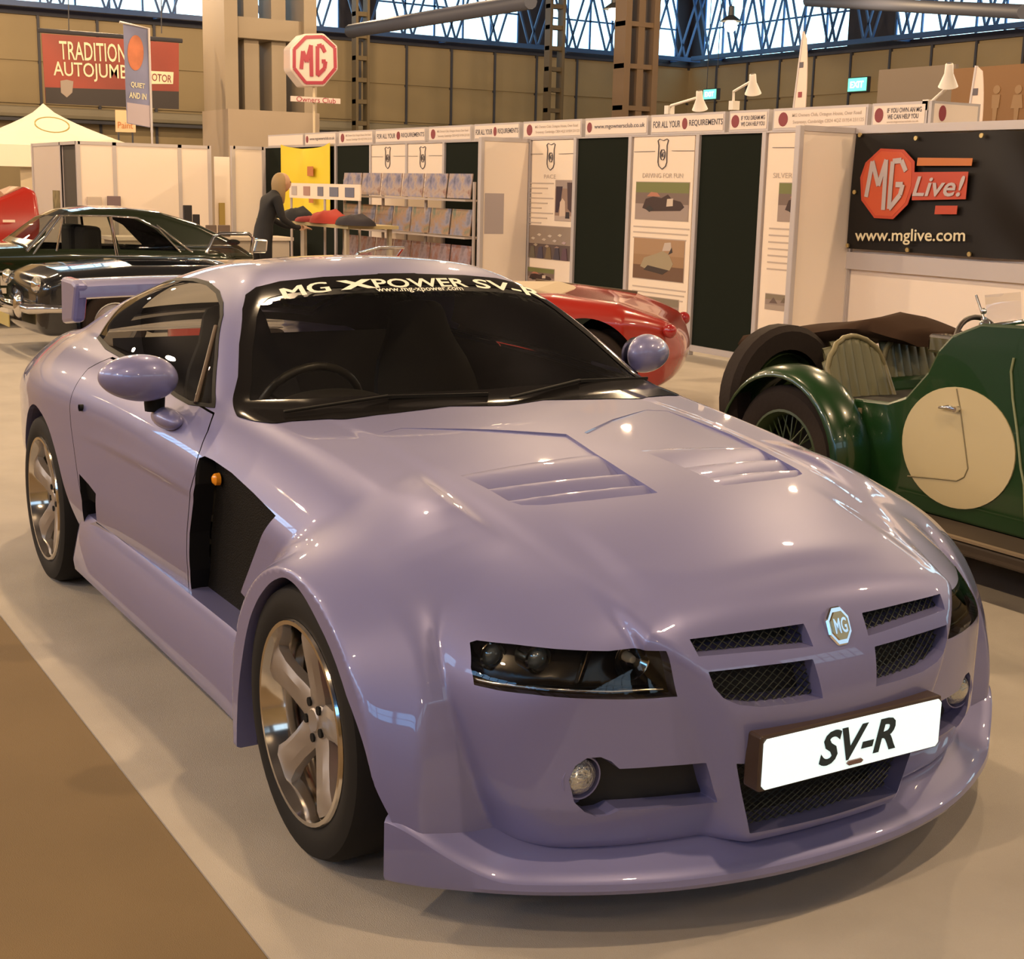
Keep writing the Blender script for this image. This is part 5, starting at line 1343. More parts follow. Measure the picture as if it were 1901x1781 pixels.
MB().box((0, 0, 1.36), (r1 - r0, .02, 1.56)).build('rack_back', PAPER, pr)
for i, (u, w_, c_) in enumerate(((.08, .10, (.42, .36, .33)), (.27, .12, (.36, .20, .16)), (.47, .10, (.15, .15, .20)), (.66, .15, (.13, .14, .20)), (.87, .15, (.12, .13, .20)))):
    MB().box((u * (r1 - r0) - w_ * .9, -.008, 1.40), (u * (r1 - r0) + w_ * .9, 0, 1.52)).build('small_print', mat('small_print_%d' % i, c_, rough=.6), pr)
for u in (.0, .5, .97): MB().tube([((r1 - r0) * u, .03, 0), ((r1 - r0) * u, .03, 1.56)], .018, 8).build('rack_post', SM, pr)

# person leaning over the table
PXN = np.array([-13.2, 0, 0]); a = on_x(505, 400, -13.2)
def person():
    x, y = -13.2, on_x(486, 400, -13.2)[1]
    r = thing('person', 'person with long fair hair in black clothes leaning over the table', 'person', (x, y, 0))
    def skin_mesh(name, verts, edges, radii, m, parent, root=0):
        me = bpy.data.meshes.new(name); me.from_pydata([tuple(v) for v in verts], edges, []); o = link(name, me, m, parent)
        sk = o.modifiers.new('skin', 'SKIN'); sk.use_smooth_shade = True
        for i, rr in enumerate(radii): me.skin_vertices[0].data[i].radius = rr if isinstance(rr, tuple) else (rr, rr)
        me.skin_vertices[0].data[root].use_root = True
        sb = o.modifiers.new('sub', 'SUBSURF'); sb.levels = sb.render_levels = 2; return o
    # facing +y (towards the table), leaning
    V = [(0, 0, .95), (0, .03, 1.08), (0, .08, 1.22), (0, .13, 1.36), (0, .18, 1.44), (0, .24, 1.53),
         (.09, 0, .88), (.10, .02, .50), (.10, -.03, .09), (.10, .10, .04), (-.09, 0, .88), (-.10, .0, .50), (-.10, -.05, .09), (-.10, .08, .04),
         (.17, .13, 1.37), (.20, .18, 1.14), (.16, .36, 1.04), (.13, .44, 1.04), (-.17, .13, 1.37), (-.20, .18, 1.14), (-.16, .36, 1.04), (-.12, .44, 1.04)]
    E_ = [(0, 1), (1, 2), (2, 3), (3, 4), (4, 5), (0, 6), (6, 7), (7, 8), (8, 9), (0, 10), (10, 11), (11, 12), (12, 13), (3, 14), (14, 15), (15, 16), (16, 17), (3, 18), (18, 19), (19, 20), (20, 21)]
    Rr = [(.15, .11), (.13, .10), (.14, .11), (.15, .11), .06, .05, .095, .065, .045, .04, .095, .065, .045, .04, .065, .045, .034, .030, .065, .045, .034, .030]
    SK = mat('skin_tone', (.48, .28, .17), rough=.5); BK = mat('black_clothes', (.012, .011, .012), rough=.85); HR = mat('fair_hair', (.30, .20, .09), rough=.6)
    skin_mesh('body', V, E_, Rr, BK, r)
    hd = superell('head', (0, .27, 1.56), (.075, .095, .115), SK, r, n=12, squash=lambda v: Vector((v.x * (1 - .18 * max(-v.z, 0)), v.y + (.10 if v.y > .6 and -.3 < v.z < .1 and abs(v.x) < .3 else 0), v.z)))
    for s in (-1, 1):
        superell('eye', (s * .032, .355, 1.57), (.012, .010, .008), mat('eye_dark', (.03, .02, .02), rough=.3), hd, n=6); superell('ear', (s * .076, .265, 1.555), (.012, .022, .032), SK, hd, n=6)
    superell('mouth', (0, .355, 1.51), (.022, .008, .006), mat('lip', (.35, .10, .09), rough=.4), hd, n=6)
    superell('hair', (0, .235, 1.545), (.098, .105, .135), HR, r, n=12, squash=lambda v: Vector((v.x, min(v.y, .35), v.z * (1.0 if v.z > 0 else 1.9))))
    for s, bx in ((1, .13), (-1, -.12)):
        hv = [(bx, .44, 1.04), (bx, .50, 1.035)]; he = [(0, 1)]; hr = [.032, .036]
        for k in range(4):
            xx = bx + (k - 1.5) * .019; hv += [(xx, .525, 1.035), (xx, .555 + (.008 if k in (1, 2) else 0), 1.028), (xx, .575 + (.010 if k in (1, 2) else 0), 1.012)]; i0 = 2 + 3 * k; he += [(1, i0), (i0, i0 + 1), (i0 + 1, i0 + 2)]; hr += [.010, .009, .008]
        tx = bx - s * .035; hv += [(tx, .49, 1.03), (tx - s * .02, .52, 1.022)]; he += [(0, 14), (14, 15)]; hr += [.011, .009]
        skin_mesh('hand', hv, he, hr, SK, r)
person()

# small things on the left stand
BX = mat('box_black', (.015, .013, .014), rough=.6)
def small(px0, py0, px1, py1, x, m, name, label, cat, group=None, depth=.12):
    a, b = on_x(px0, py0, x), on_x(px1, py1, x); o = MB().box((-depth, 0, 0), (0, b[1] - a[1], a[2] - b[2])).build(name, m, loc=(x, a[1], b[2]), bevel=.008); return tag(o, label, cat, group)
ct = thing('counter', 'white clothed counter in front of the white stand, behind the dark green car', 'table', (-17.6, 3.6, 0)); cz = on_x(300, 440, -17.3)[2]
MB().box((-.3, -.2, cz - .05), (.35, 2.55, cz)).build('counter_top', WHITEP, ct); MB().box((-.25, -.15, 0), (.30, 2.5, cz - .05)).build('counter_skirt', mat('skirt_cloth', (.5, .43, .36), rough=.8), ct)
for args in ((162, 365, 190, 392, 'picture_frame', 'grey edged picture frame above the dark green car roof', 'frame', mat('frame_print', (.48, .40, .33), rough=.6)), (200, 364, 225, 385, 'picture_frame', 'picture frame with a dark lower half above the dark green car roof', 'frame', mat('frame_print2', (.16, .11, .12), rough=.6)),
             (341, 381, 358, 441, 'card_stand', 'tall black stand on the counter', 'stand', BX), (359, 398, 372, 441, 'black_box', 'narrow black box right beside the tall black stand', 'box', BX), (383, 418, 403, 442, 'picture_frame', 'dark framed picture on the counter, left of the pair', 'frame', mat('frame_dark', (.14, .10, .08), rough=.6)), (406, 418, 428, 442, 'picture_frame', 'dark framed picture on the counter, right of the pair', 'frame', mat('frame_dark', (.14, .10, .08), rough=.6))):
    x = -17.4 if args[1] > 370 and args[0] > 230 else -19.47
    small(*args[:4], x, args[7], args[4], args[5], args[6], depth=.05)
# ------------------------------------------------------------------ other cars
def spot_wheel(name, parent, loc, R, w, rz, hub_col, spokes=0):
    t = thing(name, None, None); t.parent = parent; t.location = loc; t.rotation_euler = (0, 0, rz)
    MB().lathe([(R * .66, w * .40), (R * .72, w * .5), (R * .92, w * .5), (R, w * .3), (R, -w * .3), (R * .92, -w * .5), (R * .66, -w * .45)], 36, 'y').build('tyre', mat('old_tyre', (.022, .015, .012), rough=.8, bump=(40, .2), spec=.2), t, smooth=.7)
    MB().lathe([(R * .68, w * .42), (R * .64, w * .44), (R * .60, w * .2), (R * .60, -w * .4)], 36, 'y').build('rim', hub_col, t, smooth=.7)
    if spokes:
        for k in range(spokes):
            a = 2 * math.pi * k / spokes; b = a + (.5 if k % 2 else -.5)
            MB().tube([(R * .15 * math.cos(b), w * .25 if k % 4 < 2 else -w * .1, R * .15 * math.sin(b)), (R * .61 * math.cos(a), 0, R * .61 * math.sin(a))], .0035, 5, cap=False).build('wire_spoke', hub_col, t)
        MB().lathe([(0, w * .5), (.03, w * .5), (.045, w * .35), (.055, w * .2), (.055, -w * .2)], 16, 'y').build('hub', CHROME, t, smooth=.7)
    else:
        MB().lathe([(0, w * .35), (R * .25, w * .36), (R * .38, w * .28), (R * .62, w * .22), (R * .62, 0)], 28, 'y').build('hub_cap', hub_col, t, smooth=.7)
    return t

# ---- green vintage two-seater at the right
GRN = mat('racing_green', (.007, .036, .007), rough=.25, coat=.7)
GY = 2.52                                        # near body side
gc = thing('vintage_sports_car', 'dark green open vintage two-seater with a cream racing roundel on its door', 'car', (0, 0, 0))
g_ = lambda px, py, y=GY: on_y(px, py, y)
W_ = 1.06; GYC = GY + W_ / 2
# body tub from section profiles along x
def gsec(x, zt, zb, w, r=.07):
    yc = GYC
    return [(x, yc - w, zb), (x, yc - w - .01, (zt + zb) / 2), (x, yc - w, zt - r), (x, yc - w + r * .3, zt - r * .25), (x, yc - w + r, zt), (x, yc + w - r, zt), (x, yc + w - r * .3, zt - r * .25), (x, yc + w, zt - r), (x, yc + w + .01, (zt + zb) / 2), (x, yc + w, zb)]
zs = [(g_(1588, 745)[0], g_(1588, 752)[2]), (g_(1700, 728)[0], g_(1700, 728)[2])]
xdoorL, xdoorR = g_(1590, 760)[0], g_(1880, 700)[0]
zsill = g_(1720, 958)[2] + .02
zlow = g_(1640, 748)[2]; zcowl = g_(1850, 612, GYC)[2]
x1 = g_(1690, 730)[0]
# near and far door skins with the cut-down elbow line
for s, yy in ((-1, GY), (1, GY + W_)):
    pts = [(xdoorL, zsill), (xdoorL, zlow), (x1 - .10, zlow + .012), (x1, zlow + .05), (g_(1730, 690)[0], g_(1730, 690)[2]), (g_(1750, 650)[0], g_(1752, 650)[2]), (g_(1775, 625)[0], g_(1775, 622)[2]), (g_(1830, 605)[0], g_(1830, 600)[2]), (g_(1901, 600)[0] + 1.1, g_(1901, 590)[2] + .02), (g_(1901, 600)[0] + 1.1, zsill)]
    MB().prism(pts, 'y', yy - (.03 if s < 0 else 0), yy + (0 if s < 0 else .03)).build('body_side', GRN, gc, bevel=.012)
# scuttle and bonnet
rows = []
for x, zt in ((g_(1778, 622)[0], zcowl - .05), (g_(1800, 612)[0], zcowl), (g_(1880, 600)[0], zcowl + .015), (g_(1901, 600)[0] + .6, zcowl - .01), (g_(1901, 600)[0] + 1.2, zcowl - .06)):
    rows.append([(x, GYC + (W_ / 2 + .01) * math.cos(a), zt - .20 + .22 * math.sin(a) ** .8) for a in np.linspace(math.pi, 0, 17)])
MB().grid(rows).build('scuttle', GRN, gc, smooth=.9)
MB().box((xdoorL - .62, GY + .02, zsill - .05), (g_(1901, 600)[0] + 1.1, GY + W_ - .02, zsill)).build('floor_pan', BLACK, gc)
MB().box((xdoorL - .60, GY + .06, zsill), (xdoorL + .0, GY + W_ - .06, zlow - .04)).build('rear_tub', mat('tub_dark', (.02, .018, .014), rough=.7), gc)
MB().box((g_(1860, 612)[0], GY + .03, zsill), (g_(1862, 612)[0] + .02, GY + W_ - .03, zcowl - .06)).build('dash_board', BLACK, gc)
# roundel, door seam, handle, hinges
c0 = np.array(g_(1776, 832, GY - .032)); rx = abs(g_(1880, 832)[0] - g_(1670, 832)[0]) / 2; rz_ = (g_(1776, 718)[2] - g_(1776, 943)[2]) / 2
MB().prism([(c0[0] + rx * math.cos(a), c0[2] + rz_ * math.sin(a)) for a in np.linspace(0, 2 * math.pi, 49)[:-1]], 'y', GY - .036, GY - .030).build('roundel', mat('roundel_cream', (.50, .41, .23), rough=.5), gc)
sm = [g_(*p, GY - .036) for p in ((1776, 722), (1783, 760), (1792, 830), (1797, 870), (1790, 886), (1776, 893), (1740, 889), (1685, 884))]
MB().tube([tuple(p) for p in sm], .0035, 6).build('door_seam', mat('seam', (.20, .16, .08), rough=.6), gc)
q = g_(1757, 757, GY - .05); MB().tube([tuple(q + np.array([-.04, 0, -.005])), tuple(q + np.array([.02, -.01, .005])), tuple(q + np.array([.05, 0, .0]))], [.006, .011, .010], 8).build('door_handle', CHROME, gc, smooth=.8)
MB().lathe([(0, -.03), (.012, -.03), (.016, 0)], 10, 'y').build('handle_boss', CHROME, gc, loc=(q[0] + .05, GY - .03, q[2]))
for py in (770, 830): 
    q = g_(1593, py, GY - .04); MB().box((q[0] - .012, q[1], q[2] - .03), (q[0] + .012, q[1] + .02, q[2] + .03)).build('door_hinge', mat('hinge_brass', (.40, .30, .18), rough=.4, metal=.5), gc)
st_ = [g_(*p, GY - .034) for p in ((1882, 665), (1877, 690), (1880, 740), (1888, 800), (1895, 870), (1901, 900))]
MB().tube([tuple(p) for p in st_] + [tuple(st_[-1] + np.array([.05, 0, -.3]))], .005, 6).build('body_beading', mat('beading', (.22, .24, .12), rough=.4), gc)
# wings, wheels
def cyc(x, z, R, w, a0, a1, y, name, rr=.05):
    rows = []
    for a in np.linspace(a0, a1, 24):
        row = []
        for b in np.linspace(-1, 1, 11):
            r = R - rr * abs(b) ** 2.6; row.append((x + r * math.cos(a), y + w / 2 * b, z + r * math.sin(a)))
        rows.append(row)
    o = MB().grid(rows).build(name, GRN, gc, smooth=1.2); so_ = o.modifiers.new('t', 'SOLIDIFY'); so_.thickness = .012; return o
wy = GY - .10
cx, cz = g_(1447, 838, wy - .1)[[0, 2]]
R_t = abs(g_(1360, 800, wy - .1)[0] - cx) * 1.0
cz = R_t
cyc(cx, cz, R_t + .10, .26, math.radians(-18), math.radians(195), wy - .02, 'rear_wing')
spot_wheel('wire_wheel', gc, (cx, wy - .03, cz), R_t, .13, math.pi, mat('wheel_green', (.03, .05, .015), rough=.4), 36)
spot_wheel('wire_wheel', gc, (cx, GY + W_ + .12, cz), R_t, .13, 0, mat('wheel_green', (.03, .05, .015), rough=.4), 36)
cyc(cx, cz, R_t + .10, .26, math.radians(-18), math.radians(195), GY + W_ + .12, 'rear_wing')
fx = cx + 2.25
spot_wheel('wire_wheel', gc, (fx, wy - .03, cz), R_t, .13, math.pi, mat('wheel_green', (.03, .05, .015), rough=.4), 24)
spot_wheel('wire_wheel', gc, (fx, GY + W_ + .12, cz), R_t, .13, 0, mat('wheel_green', (.03, .05, .015), rough=.4), 24)
# spare wheel at the tail
sx = cx - .40; q = on_x(1446, 733, sx)
spot_wheel('spare_wheel', gc, (sx, q[1], q[2]), .355, .13, math.pi / 2, mat('wheel_green', (.03, .05, .015), rough=.4), 0)
MB().box((sx + .09, GY + .12, .32), (sx + .36, GY + W_ - .12, zlow + .02)).build('fuel_tank', GRN, gc, bevel=.05)
# running board
rb0 = g_(1742, 975, GY - .16); MB().prism([(cx + .30, .20), (cx + .36, .17), (fx - .3, .17), (fx - .3, .225), (cx + .40, .225)], 'y', GY - .30, GY - .02).build('running_board', mat('board_brown', (.045, .03, .02), rough=.6), gc, bevel=.01)
MB().prism([(cx + .36, .232), (fx - .3, .232), (fx - .3, .242), (cx + .36, .242)], 'y', GY - .31, GY - .285).build('board_trim', mat('trim_dull', (.20, .15, .10), rough=.5), gc)
# seats: pleated olive buckets
OLV = mat('olive_leather', (.13, .12, .055), rough=.45)
for (px0, px1, pt, pb), yy in ((((1560, 1650, 624, 745)), GY + .06), (((1672, 1740, 612, 690)), GY + .56)):
    a = on_y((px0 + px1) / 2 - 6, pt + 3, yy + .21); rows = []
    W2 = .215; zt2 = a[2]; zb2 = zt2 - .50
    for v in np.linspace(0, 1, 14):
        row = []
        for u in np.linspace(-1, 1, 57):
            zt_u = zt2 - .20 * (1 - math.sqrt(max(0, 1 - .92 * u * u)))
            row.append((a[0] + .10 - .17 * v + .05 * u * u + .010 * abs(math.sin(u * 3.5 * math.pi)) ** .6 * (1 if abs(u) < .86 else 0), yy + .21 + W2 * (1 - .12 * v) * u, zb2 + (zt_u - zb2) * v))
        rows.append(row)
    st2 = thing('seat', None, None); st2.parent = gc
    o = MB().grid(rows).build('seat_back', OLV, st2, smooth=1.0); so_ = o.modifiers.new('t', 'SOLIDIFY'); so_.thickness = .07; so_.offset = -1
    pts = [rows[i][0] for i in range(14)] + [rows[-1][j] for j in range(0, 57, 4)] + [rows[i][-1] for i in range(13, -1, -1)]
    MB().tube(pts, .014, 8).build('seat_piping', mat('olive_piping', (.18, .15, .07), rough=.4), st2, smooth=1)
    MB().box((a[0] + .05, yy + .02, zb2 - .02), (a[0] + .50, yy + .40, zb2 + .10)).build('seat_cushion', OLV, st2, bevel=.03)
# folded hood over the tail
HOOD = mat('hood_canvas', (.040, .022, .013), rough=.9, spec=.1)
rows = []
for u in np.linspace(0, 1, 28):
    px = 1428 + u * 325; zt = np.interp(px, [1398, 1440, 1520, 1600, 1660, 1672, 1700, 1753], [642, 612, 603, 596, 586, 580, 592, 618]); zb_ = np.interp(px, [1398, 1430, 1500, 1560, 1640, 1753], [648, 632, 626, 616, 602, 614])
    A, B = on_y(px, zt, GY + .42 + u * .35), on_y(px, zb_ + 30, GY + .42 + u * .35); row = []
    for a in np.linspace(0, 2 * math.pi, 13)[:-1]:
        m_ = (A + B) / 2; row.append((m_[0] + .05 * math.cos(a), m_[1] + .22 * math.cos(a) * (1 if 0 < u < 1 else .5), m_[2] + (A[2] - B[2]) / 2 * math.sin(a) + .008 * math.sin(5 * a + 9 * u)))
    rows.append(row)
g = MB().grid(rows, closed_v=True); g.add(rows[0], [tuple(range(12))]); g.add(rows[-1], [tuple(range(12))]); g.build('folded_hood', HOOD, gc, smooth=1.2)
# windscreen pillar, aero screen, steering wheel, mirror, lamp
p0, p1, p2 = on_y(1832, 640, GY + .15), on_y(1826, 590, GY + .15), on_y(1812, 548, GY + .15)
MB().tube([tuple(p0), tuple(p1)], [.016, .012], 8).build('screen_pillar', CHROME, gc, smooth=.8); MB().tube([tuple(p1), tuple(p2)], .005, 6).build('mirror_stalk', CHROME, gc)
for (px, py), r in (((1828, 603), .024), ((1834, 622), .018), ((1826, 578), .014)):
    q = on_y(px, py, GY + .13); superell('pillar_clamp', tuple(q), (r, r, r), CHROME, gc, n=8)
f0, f1 = on_y(1834, 606, GY + .15), on_y(1901, 597, GY + .25)
MB().tube([tuple(f0), tuple(f1), tuple(f1 + np.array([.3, .4, .0]))], .010, 8).build('folded_screen_frame', CHROME, gc, smooth=.8)
s0, s1, s2, s3 = on_y(1828, 548, GY + .5), on_y(1895, 542, GY + .5), on_y(1897, 598, GY + .5), on_y(1832, 598, GY + .5)
MB().quad(tuple(s0), tuple(s1), tuple(s2), tuple(s3)).build('aero_screen', glass('aero_glass', (.93, .93, .92)), gc)
q = on_y(1822, 655, GY + .28); Mw = Matrix.Translation(tuple(q)) @ Matrix.Rotation(math.radians(70), 4, 'Y')
MB().tube([tuple(Mw @ Vector((.16 * math.cos(a), .16 * math.sin(a), 0))) for a in th], .012, 8, closed=True).build('steering_wheel', mat('wheel_dark', (.03, .02, .015), rough=.4), gc, smooth=1)
q = on_y(1765, 640, GY + .60); MB().box((-.10, -.05, -.045), (.12, .05, .045)).build('chrome_lamp_bracket', CHROME, gc, loc=tuple(q), bevel=.015)
q = on_y(1810, 645, GY + .02); superell('wing_lamp', tuple(q), (.028, .028, .022), CHROME, gc, n=10)

# ---- red roadster behind the coupe
REDP = mat('red_paint', (.32, .018, .010), rough=.25, coat=.8)
def red_f(x, y, z):
    u = x; b = np.abs(y - .73)                     # tail at 0, nose at -3.9; near side y=0
    top = z - np.interp(u, [-4.0, -3.4, -2.6, -1.9, -1.4, -.9, -.45, -.1, .1], [.62, .74, .80, .80, .82, .83, .78, .66, .46])
    crown = .22 * np.maximum(0, b - .25) ** 2
    hump = .035 * np.exp(-((b - .55) / .16) ** 2)
    side = b - (np.interp(u, [-4.0, -3.6, -2.8, -1.6, -.9, -.4, -.12, .05], [.50, .68, .73, .72, .73, .68, .52, .2]) - .9 * np.maximum(0, z - .62) ** 2 - .6 * np.maximum(0, .42 - z) ** 2)
    f = smax(top + crown - hump, side, .10)
    f = smax(f, .20 - z, .05)
    rear = u - (.0 - .9 * np.maximum(0, z - .62) ** 2 - 1.2 * np.maximum(0, .50 - z) ** 2 - .35 * b ** 3)
    f = smax(f, rear, .12); f = smax(f, -3.95 - u + .4 * b * b, .1)
    ck = np.maximum(np.maximum(np.abs(u + 2.0) - .52, b - .56), .48 - z)
    return smax(f, -ck, .03)
RPHI = math.radians(47)
rq = on_y(1262, 640, 3.75)
rc_ = thing('red_roadster', 'red open roadster seen behind the coupe windscreen, tail to the right', 'car', (rq[0], rq[1], 0), RPHI)
rm = implicit_mesh(red_f, (-4.1, -.1, .1), (.1, 1.56, 1.0), .028)
for ux in (-.66, -.66 - 2.39):
    rm, _ = cut(rm, lambda x, y, z: np.maximum(np.hypot(x - ux, z - .33) - .37, .42 - np.abs(y - .73)), ref=1)
    for s, yy in ((math.pi, .12), (0, 1.34)):
        spot_wheel('wheel', rc_, (ux, yy, .31), .31, .15, s, mat('steel_silver', (.35, .33, .30), rough=.3, metal=.8))
    MB().lathe([(.36, .16), (.36, 1.30)], 24, 'y', (ux, 0, .33), a0=0, a1=math.pi).build('arch_liner', BLACK, rc_, smooth=.6)
np_obj('body', rm, REDP, rc_)
for yy in (.20, 1.26): superell('tail_lamp', (-.09, yy, .62), (.05, .04, .05), mat('lamp_red', (.30, .01, .01), rough=.15, coat=1), rc_, n=10)
w0 = -2.55
for s in (.10, 1.36): MB().tube([(w0, s, .80), (w0 + .22, s + (.06 if s < .5 else -.06), 1.08)], .012, 8).build('screen_pillar', CHROME, rc_, smooth=.8)
MB().tube([(w0 + .22, .16, 1.08), (w0 + .20, .73, 1.10), (w0 + .22, 1.30, 1.08)], .012, 8).build('screen_top_rail', CHROME, rc_, smooth=.8)
MB().quad((w0, .10, .80), (w0, 1.36, .80), (w0 + .22, 1.30, 1.08), (w0 + .22, .16, 1.08)).build('windscreen', glass('clear_glass', (.9, .9, .88)), rc_)
for s in (.38, 1.05): MB().box((-1.75, s - .22, .45), (-1.58, s + .22, .86)).build('seat', mat('tan_leather', (.14, .08, .03), rough=.5), rc_, bevel=.05)
MB().prism([(-1.55, .80), (-1.40, .86), (-1.05, .87), (-.88, .83), (-1.0, .78)], 'y', .25, 1.2).build('tonneau', mat('tonneau_tan', (.42, .33, .22), rough=.7), rc_, bevel=.02)
MB().bar((-1.25, 1.28, .86), (-.45, 1.22, .80), .03, .03).build('hood_stick', mat('stick_dark', (.08, .05, .02), rough=.5), rc_)

# ---- dark green fixed-head coupe, side-on at the left
DG = mat('dark_green_paint', (.010, .016, .006), rough=.15, coat=1.0)
MX, MY = -12.35, on_x(50, 470, -12.35)[1]         # near side plane, windscreen-base y
def mg_f(x, y, z):
    u = y - MY                                     # + towards the tail
    b = np.abs(x - (MX - .76))
    top = z - np.interp(u, [-1.7, -1.55, -1.2, -.5, 0, .4, 2.1, 2.30, 2.42], [.56, .70, .79, .84, .86, .87, .82, .74, .5])
    side = b - (.76 - .9 * np.maximum(0, z - .68) ** 2 - .35 * np.maximum(0, .45 - z) ** 2 - .10 * np.maximum(0, np.abs(u - .3) - 1.5) ** 2 * 3)
    f = smax(top + .06 * b * b, side, .08); f = smax(f, .22 - z, .04); f = smax(f, np.maximum(u - 2.36, -1.66 - u), .08)
    roof = z - (np.interp(u, [-.2, .38, .55, .8, 1.15, 1.5, 1.9, 2.25, 2.5], [.72, 1.15, 1.225, 1.262, 1.265, 1.235, 1.12, .96, .80]) - .10 * b * b)
    cab = smax(roof, b - (.70 - .42 * np.maximum(0, z - .84)), .07); cab = smax(cab, .7 - z, .02)
    return smin(f, cab, .02)
mg = thing('fixed_head_coupe', 'glossy dark green fixed-head coupe with chrome window frames, side-on', 'car', (0, 0, 0))
mm = implicit_mesh(mg_f, (MX - 1.62, MY - 1.8, .15), (MX + .06, MY + 2.5, 1.34), .026)
MGU = lambda px, py: (on_x(px, py, MX - .08)[1], on_x(px, py, MX - .08)[2])
wP = [MGU(*p) for p in ((72, 462), (103, 404), (112, 400), (203, 402), (217, 462))]; qP = [MGU(*p) for p in ((208, 402), (250, 405), (290, 425), (333, 466), (222, 463))]
for cxw in (MY - 1.05, MY + 1.25):
    mm, _ = cut(mm, lambda x, y, z: np.maximum(np.hypot(y - cxw, z - .31) - .36, .4 - np.abs(x - (MX - .76))), ref=1)
    for s, xx in ((-math.pi / 2, MX - .10), (math.pi / 2, MX - 1.42)): spot_wheel('wheel', mg, (xx, cxw, .30), .30, .15, s, MATS['steel_silver'])
    MB().lathe([(.38, MX - 1.36), (.38, MX - .16)], 20, 'x', (0, cxw, .31), a0=0, a1=math.pi).build('arch_liner', BLACK, mg, smooth=.6)
glasses = []
for P in (wP, qP):
    mm, g1 = cut(mm, lambda x, y, z: np.maximum(sd_poly(P, y, z), .3 - np.abs(x - (MX - .76))), ref=1); glasses.append(g1)
mm, g_ws = cut(mm, lambda x, y, z: np.maximum(np.maximum(np.abs(x - (MX - .76)) - .60, np.abs(z - 1.03) - .12), y - MY - .55), ref=0)
mm, g_rw = cut(mm, lambda x, y, z: np.maximum(np.maximum(np.abs(x - (MX - .76)) - .52, np.abs(z - 1.10) - .09), MY + 1.5 - y), ref=0)
np_obj('body', mm, DG, mg); GT = glass('tint_glass', (.72, .74, .70))
for nm, gg in (('door_window', glasses[0]), ('quarter_window', glasses[1])):
    near_, far_ = cut(gg, lambda x, y, z: x - (MX - .76)); np_obj(nm, near_, GT, mg); np_obj(nm, far_, GT, mg)
np_obj('windscreen', g_ws, GT, mg); np_obj('rear_window', g_rw, GT, mg)
def mtube(px, r, name, m=CHROME, off=.0): MB().tube([tuple(on_x(*p, MX - .03 + off)) for p in px], r, 8).build(name, m, mg, smooth=.9)
mtube([(50, 466), (96, 410), (106, 400)], .020, 'screen_pillar_trim'); mtube([(60, 474), (112, 402)], .012, 'door_frame_trim', off=.01); mtube([(116, 405), (105, 466)], .012, 'quarterlight_bar'); mtube([(205, 402), (217, 474)], .020, 'door_pillar_trim', off=.01); mtube([(110, 400), (205, 401), (255, 405), (295, 425), (335, 468)], .010, 'drip_rail')
mtube([(290, 418), (372, 480)], .014, 'rear_pillar_trim', off=-.02); mtube([(-40, 505), (60, 503), (240, 500), (380, 500)], .012, 'waist_strip', off=.06)
q = on_x(197, 484, MX + .01); MB().tube([(q[0], q[1] - .10, q[2]), (q[0] + .035, q[1] - .05, q[2] + .01), (q[0] + .03, q[1] + .06, q[2])], .012, 8).build('door_handle', CHROME, mg, smooth=.8)
for px0, py0, px1, py1 in ((0, 512, 13, 530), (2, 535, 12, 545), (48, 510, 85, 515), (50, 525, 62, 540), (28, 550, 42, 560), (52, 552, 62, 558)):
    a, b = on_x(px0, py0, MX + .012), on_x(px1, py1, MX + .012); MB().box((a[0], a[1], b[2]), (a[0] + .004, b[1], a[2])).build('white_decal', mat('decal_white', (.50, .44, .36), rough=.5), mg)
a = on_x(29, 532, MX + .014); put_mesh('decal_letter', text_mesh('M', 1.0, bold=.02, width=.11, height=.10), MATS['decal_white'], frame_matrix(tuple(a), (0, 1, 0), (0, 0, 1)), mg)
MB().tube([(MX - .04, MY + 2.40, .46), (MX - .76, MY + 2.46, .46), (MX - 1.48, MY + 2.40, .46)], .05, 10).build('rear_bumper', CHROME, mg, smooth=.8)
for xx in (-.45, -1.05): MB().box((MX + xx - .22, MY + .65, .40), (MX + xx + .22, MY + .85, 1.05)).build('seat', SEATM, mg, bevel=.05)

# ---- black open car behind the coupe's tail, chrome bumper to the left
SX = -9.6
sv = thing('open_sports_car', 'black open car behind the spoiler, with chrome bumper and raised windscreen frame', 'car', (0, 0, 0))
ye = on_x(66, 600, SX)[1]; SC = SX - .72
SIL = mat('black_paint', (.010, .011, .013), rough=.15, coat=1.0)
def sil_f(x, y, z):
    b = np.abs(x - SC); u = y - ye
    f = smax(z - (np.interp(u, [0, .25, .9, 1.5, 2.6, 3.6], [.68, .78, .83, .83, .80, .62]) - .08 * b * b), b - (.72 - .5 * np.maximum(0, z - .6) ** 2 - .25 * np.maximum(0, .4 - u) ** 2), .10)
    f = smax(smax(f, .2 - z, .05), np.maximum(.0 + .10 * np.maximum(0, z - .55) - u + .12 * b * b, u - 3.6), .10)
    return smax(f, -np.maximum(np.maximum(np.abs(u - 1.35) - .42, b - .56), .5 - z), .03)
sm_ = implicit_mesh(sil_f, (SX - 1.6, ye - .15, .1), (SX + .1, ye + 3.75, 1.0), .03)
for uy in (ye + .70, ye + 2.9):
    sm_, _ = cut(sm_, lambda x, y, z: np.maximum(np.hypot(y - uy, z - .30) - .35, .4 - np.abs(x - SC)), ref=1)
    for s, xx in ((-math.pi / 2, SX - .08), (math.pi / 2, SX - 1.36)): spot_wheel('wheel', sv, (xx, uy, .29), .29, .14, s, MATS['steel_silver'])
    MB().lathe([(.345, SX - 1.32), (.345, SX - .12)], 20, 'x', (0, uy, .30), a0=0, a1=math.pi).build('arch_liner', BLACK, sv, smooth=.6)
np_obj('body', sm_, SIL, sv)
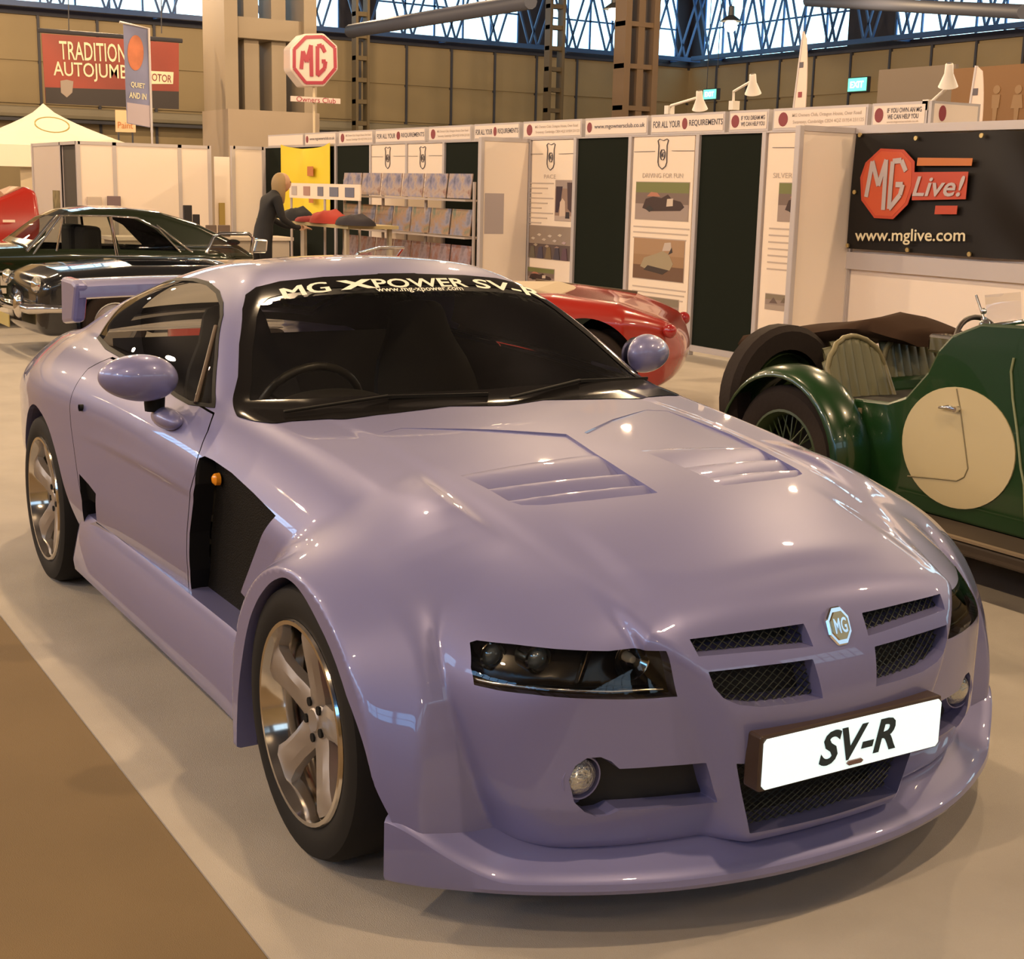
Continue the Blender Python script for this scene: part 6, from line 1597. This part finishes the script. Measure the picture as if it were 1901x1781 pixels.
MB().tube([(SX - .02, ye + .25, .44), (SX - .06, ye - .03, .44), (SC, ye - .09, .44), (SC * 2 - SX + .06, ye - .03, .44)], .045, 10).build('chrome_bumper', CHROME, sv, smooth=.9)
for xx in (SX - .25, SX - 1.15): superell('overrider', (xx, ye - .08, .46), (.04, .05, .11), CHROME, sv, n=10)
for xx in (SX - .12, SX - 1.30): superell('tail_lamp', (xx, ye + .05, .64), (.06, .05, .07), CHROME, sv, n=10)
MB().box((SC - .26, ye - .13, .25), (SC + .26, ye - .12, .36)).build('number_plate', mat('plate_yellow', (.45, .36, .12), rough=.5), sv)
fr_ = [on_x(*p, SC) for p in ((384, 470), (397, 440), (408, 434), (462, 434), (470, 442), (466, 470))]
MB().tube([tuple(p) for p in fr_], .018, 8).build('screen_frame', CHROME, sv, smooth=.8)
MB().prism([(p[1], p[2]) for p in fr_], 'x', SC - .004, SC).build('windscreen', MATS['clear_glass'], sv)
q = on_x(433, 450, SC - .05); superell('rear_mirror', tuple(q), (.02, .07, .03), BLACK, sv, n=8)
MB().prism([(on_x(*p, SC)[1], on_x(*p, SC)[2]) for p in ((470, 470), (478, 443), (500, 445), (498, 470))], 'x', SC - .10, SC - .02).build('quarter_light', CHROME, sv, bevel=.02)

# ---- far red car
FX = -18.0
fr2 = thing('red_saloon', 'red car with a raised nose at the far left edge by the tent', 'car', (0, 0, 0))
ry = on_x(60, 345, FX)[1]
def fr_f(x, y, z):
    b = np.abs(x - (FX - .75)); u = y - ry
    top = z - np.interp(u, [-3.5, -2.6, -1.5, -.75, -.45, -.05, .10], [.8, 1.1, 1.15, 1.05, 1.25, 1.42, 1.36])
    return smax(smax(smax(top, b - .75 + .4 * np.maximum(0, z - .7) ** 2, .08), u - .10 + .15 * np.maximum(0, .9 - z), .08), .2 - z, .05)
np_obj('body', implicit_mesh(fr_f, (FX - 1.6, ry - 2.6, .1), (FX + .1, ry + .2, 1.6), .04), REDP, fr2)
for yy in (ry - .45, ry - 2.2): spot_wheel('wheel', fr2, (FX + .02, yy, .3), .3, .15, -math.pi / 2, MATS['steel_silver'])
a, b = on_x(5, 408, FX + .09), on_x(28, 413, FX + .09); MB().box((a[0], a[1], b[2]), (a[0] + .01, b[1], a[2])).build('number_plate', PAPER, fr2)
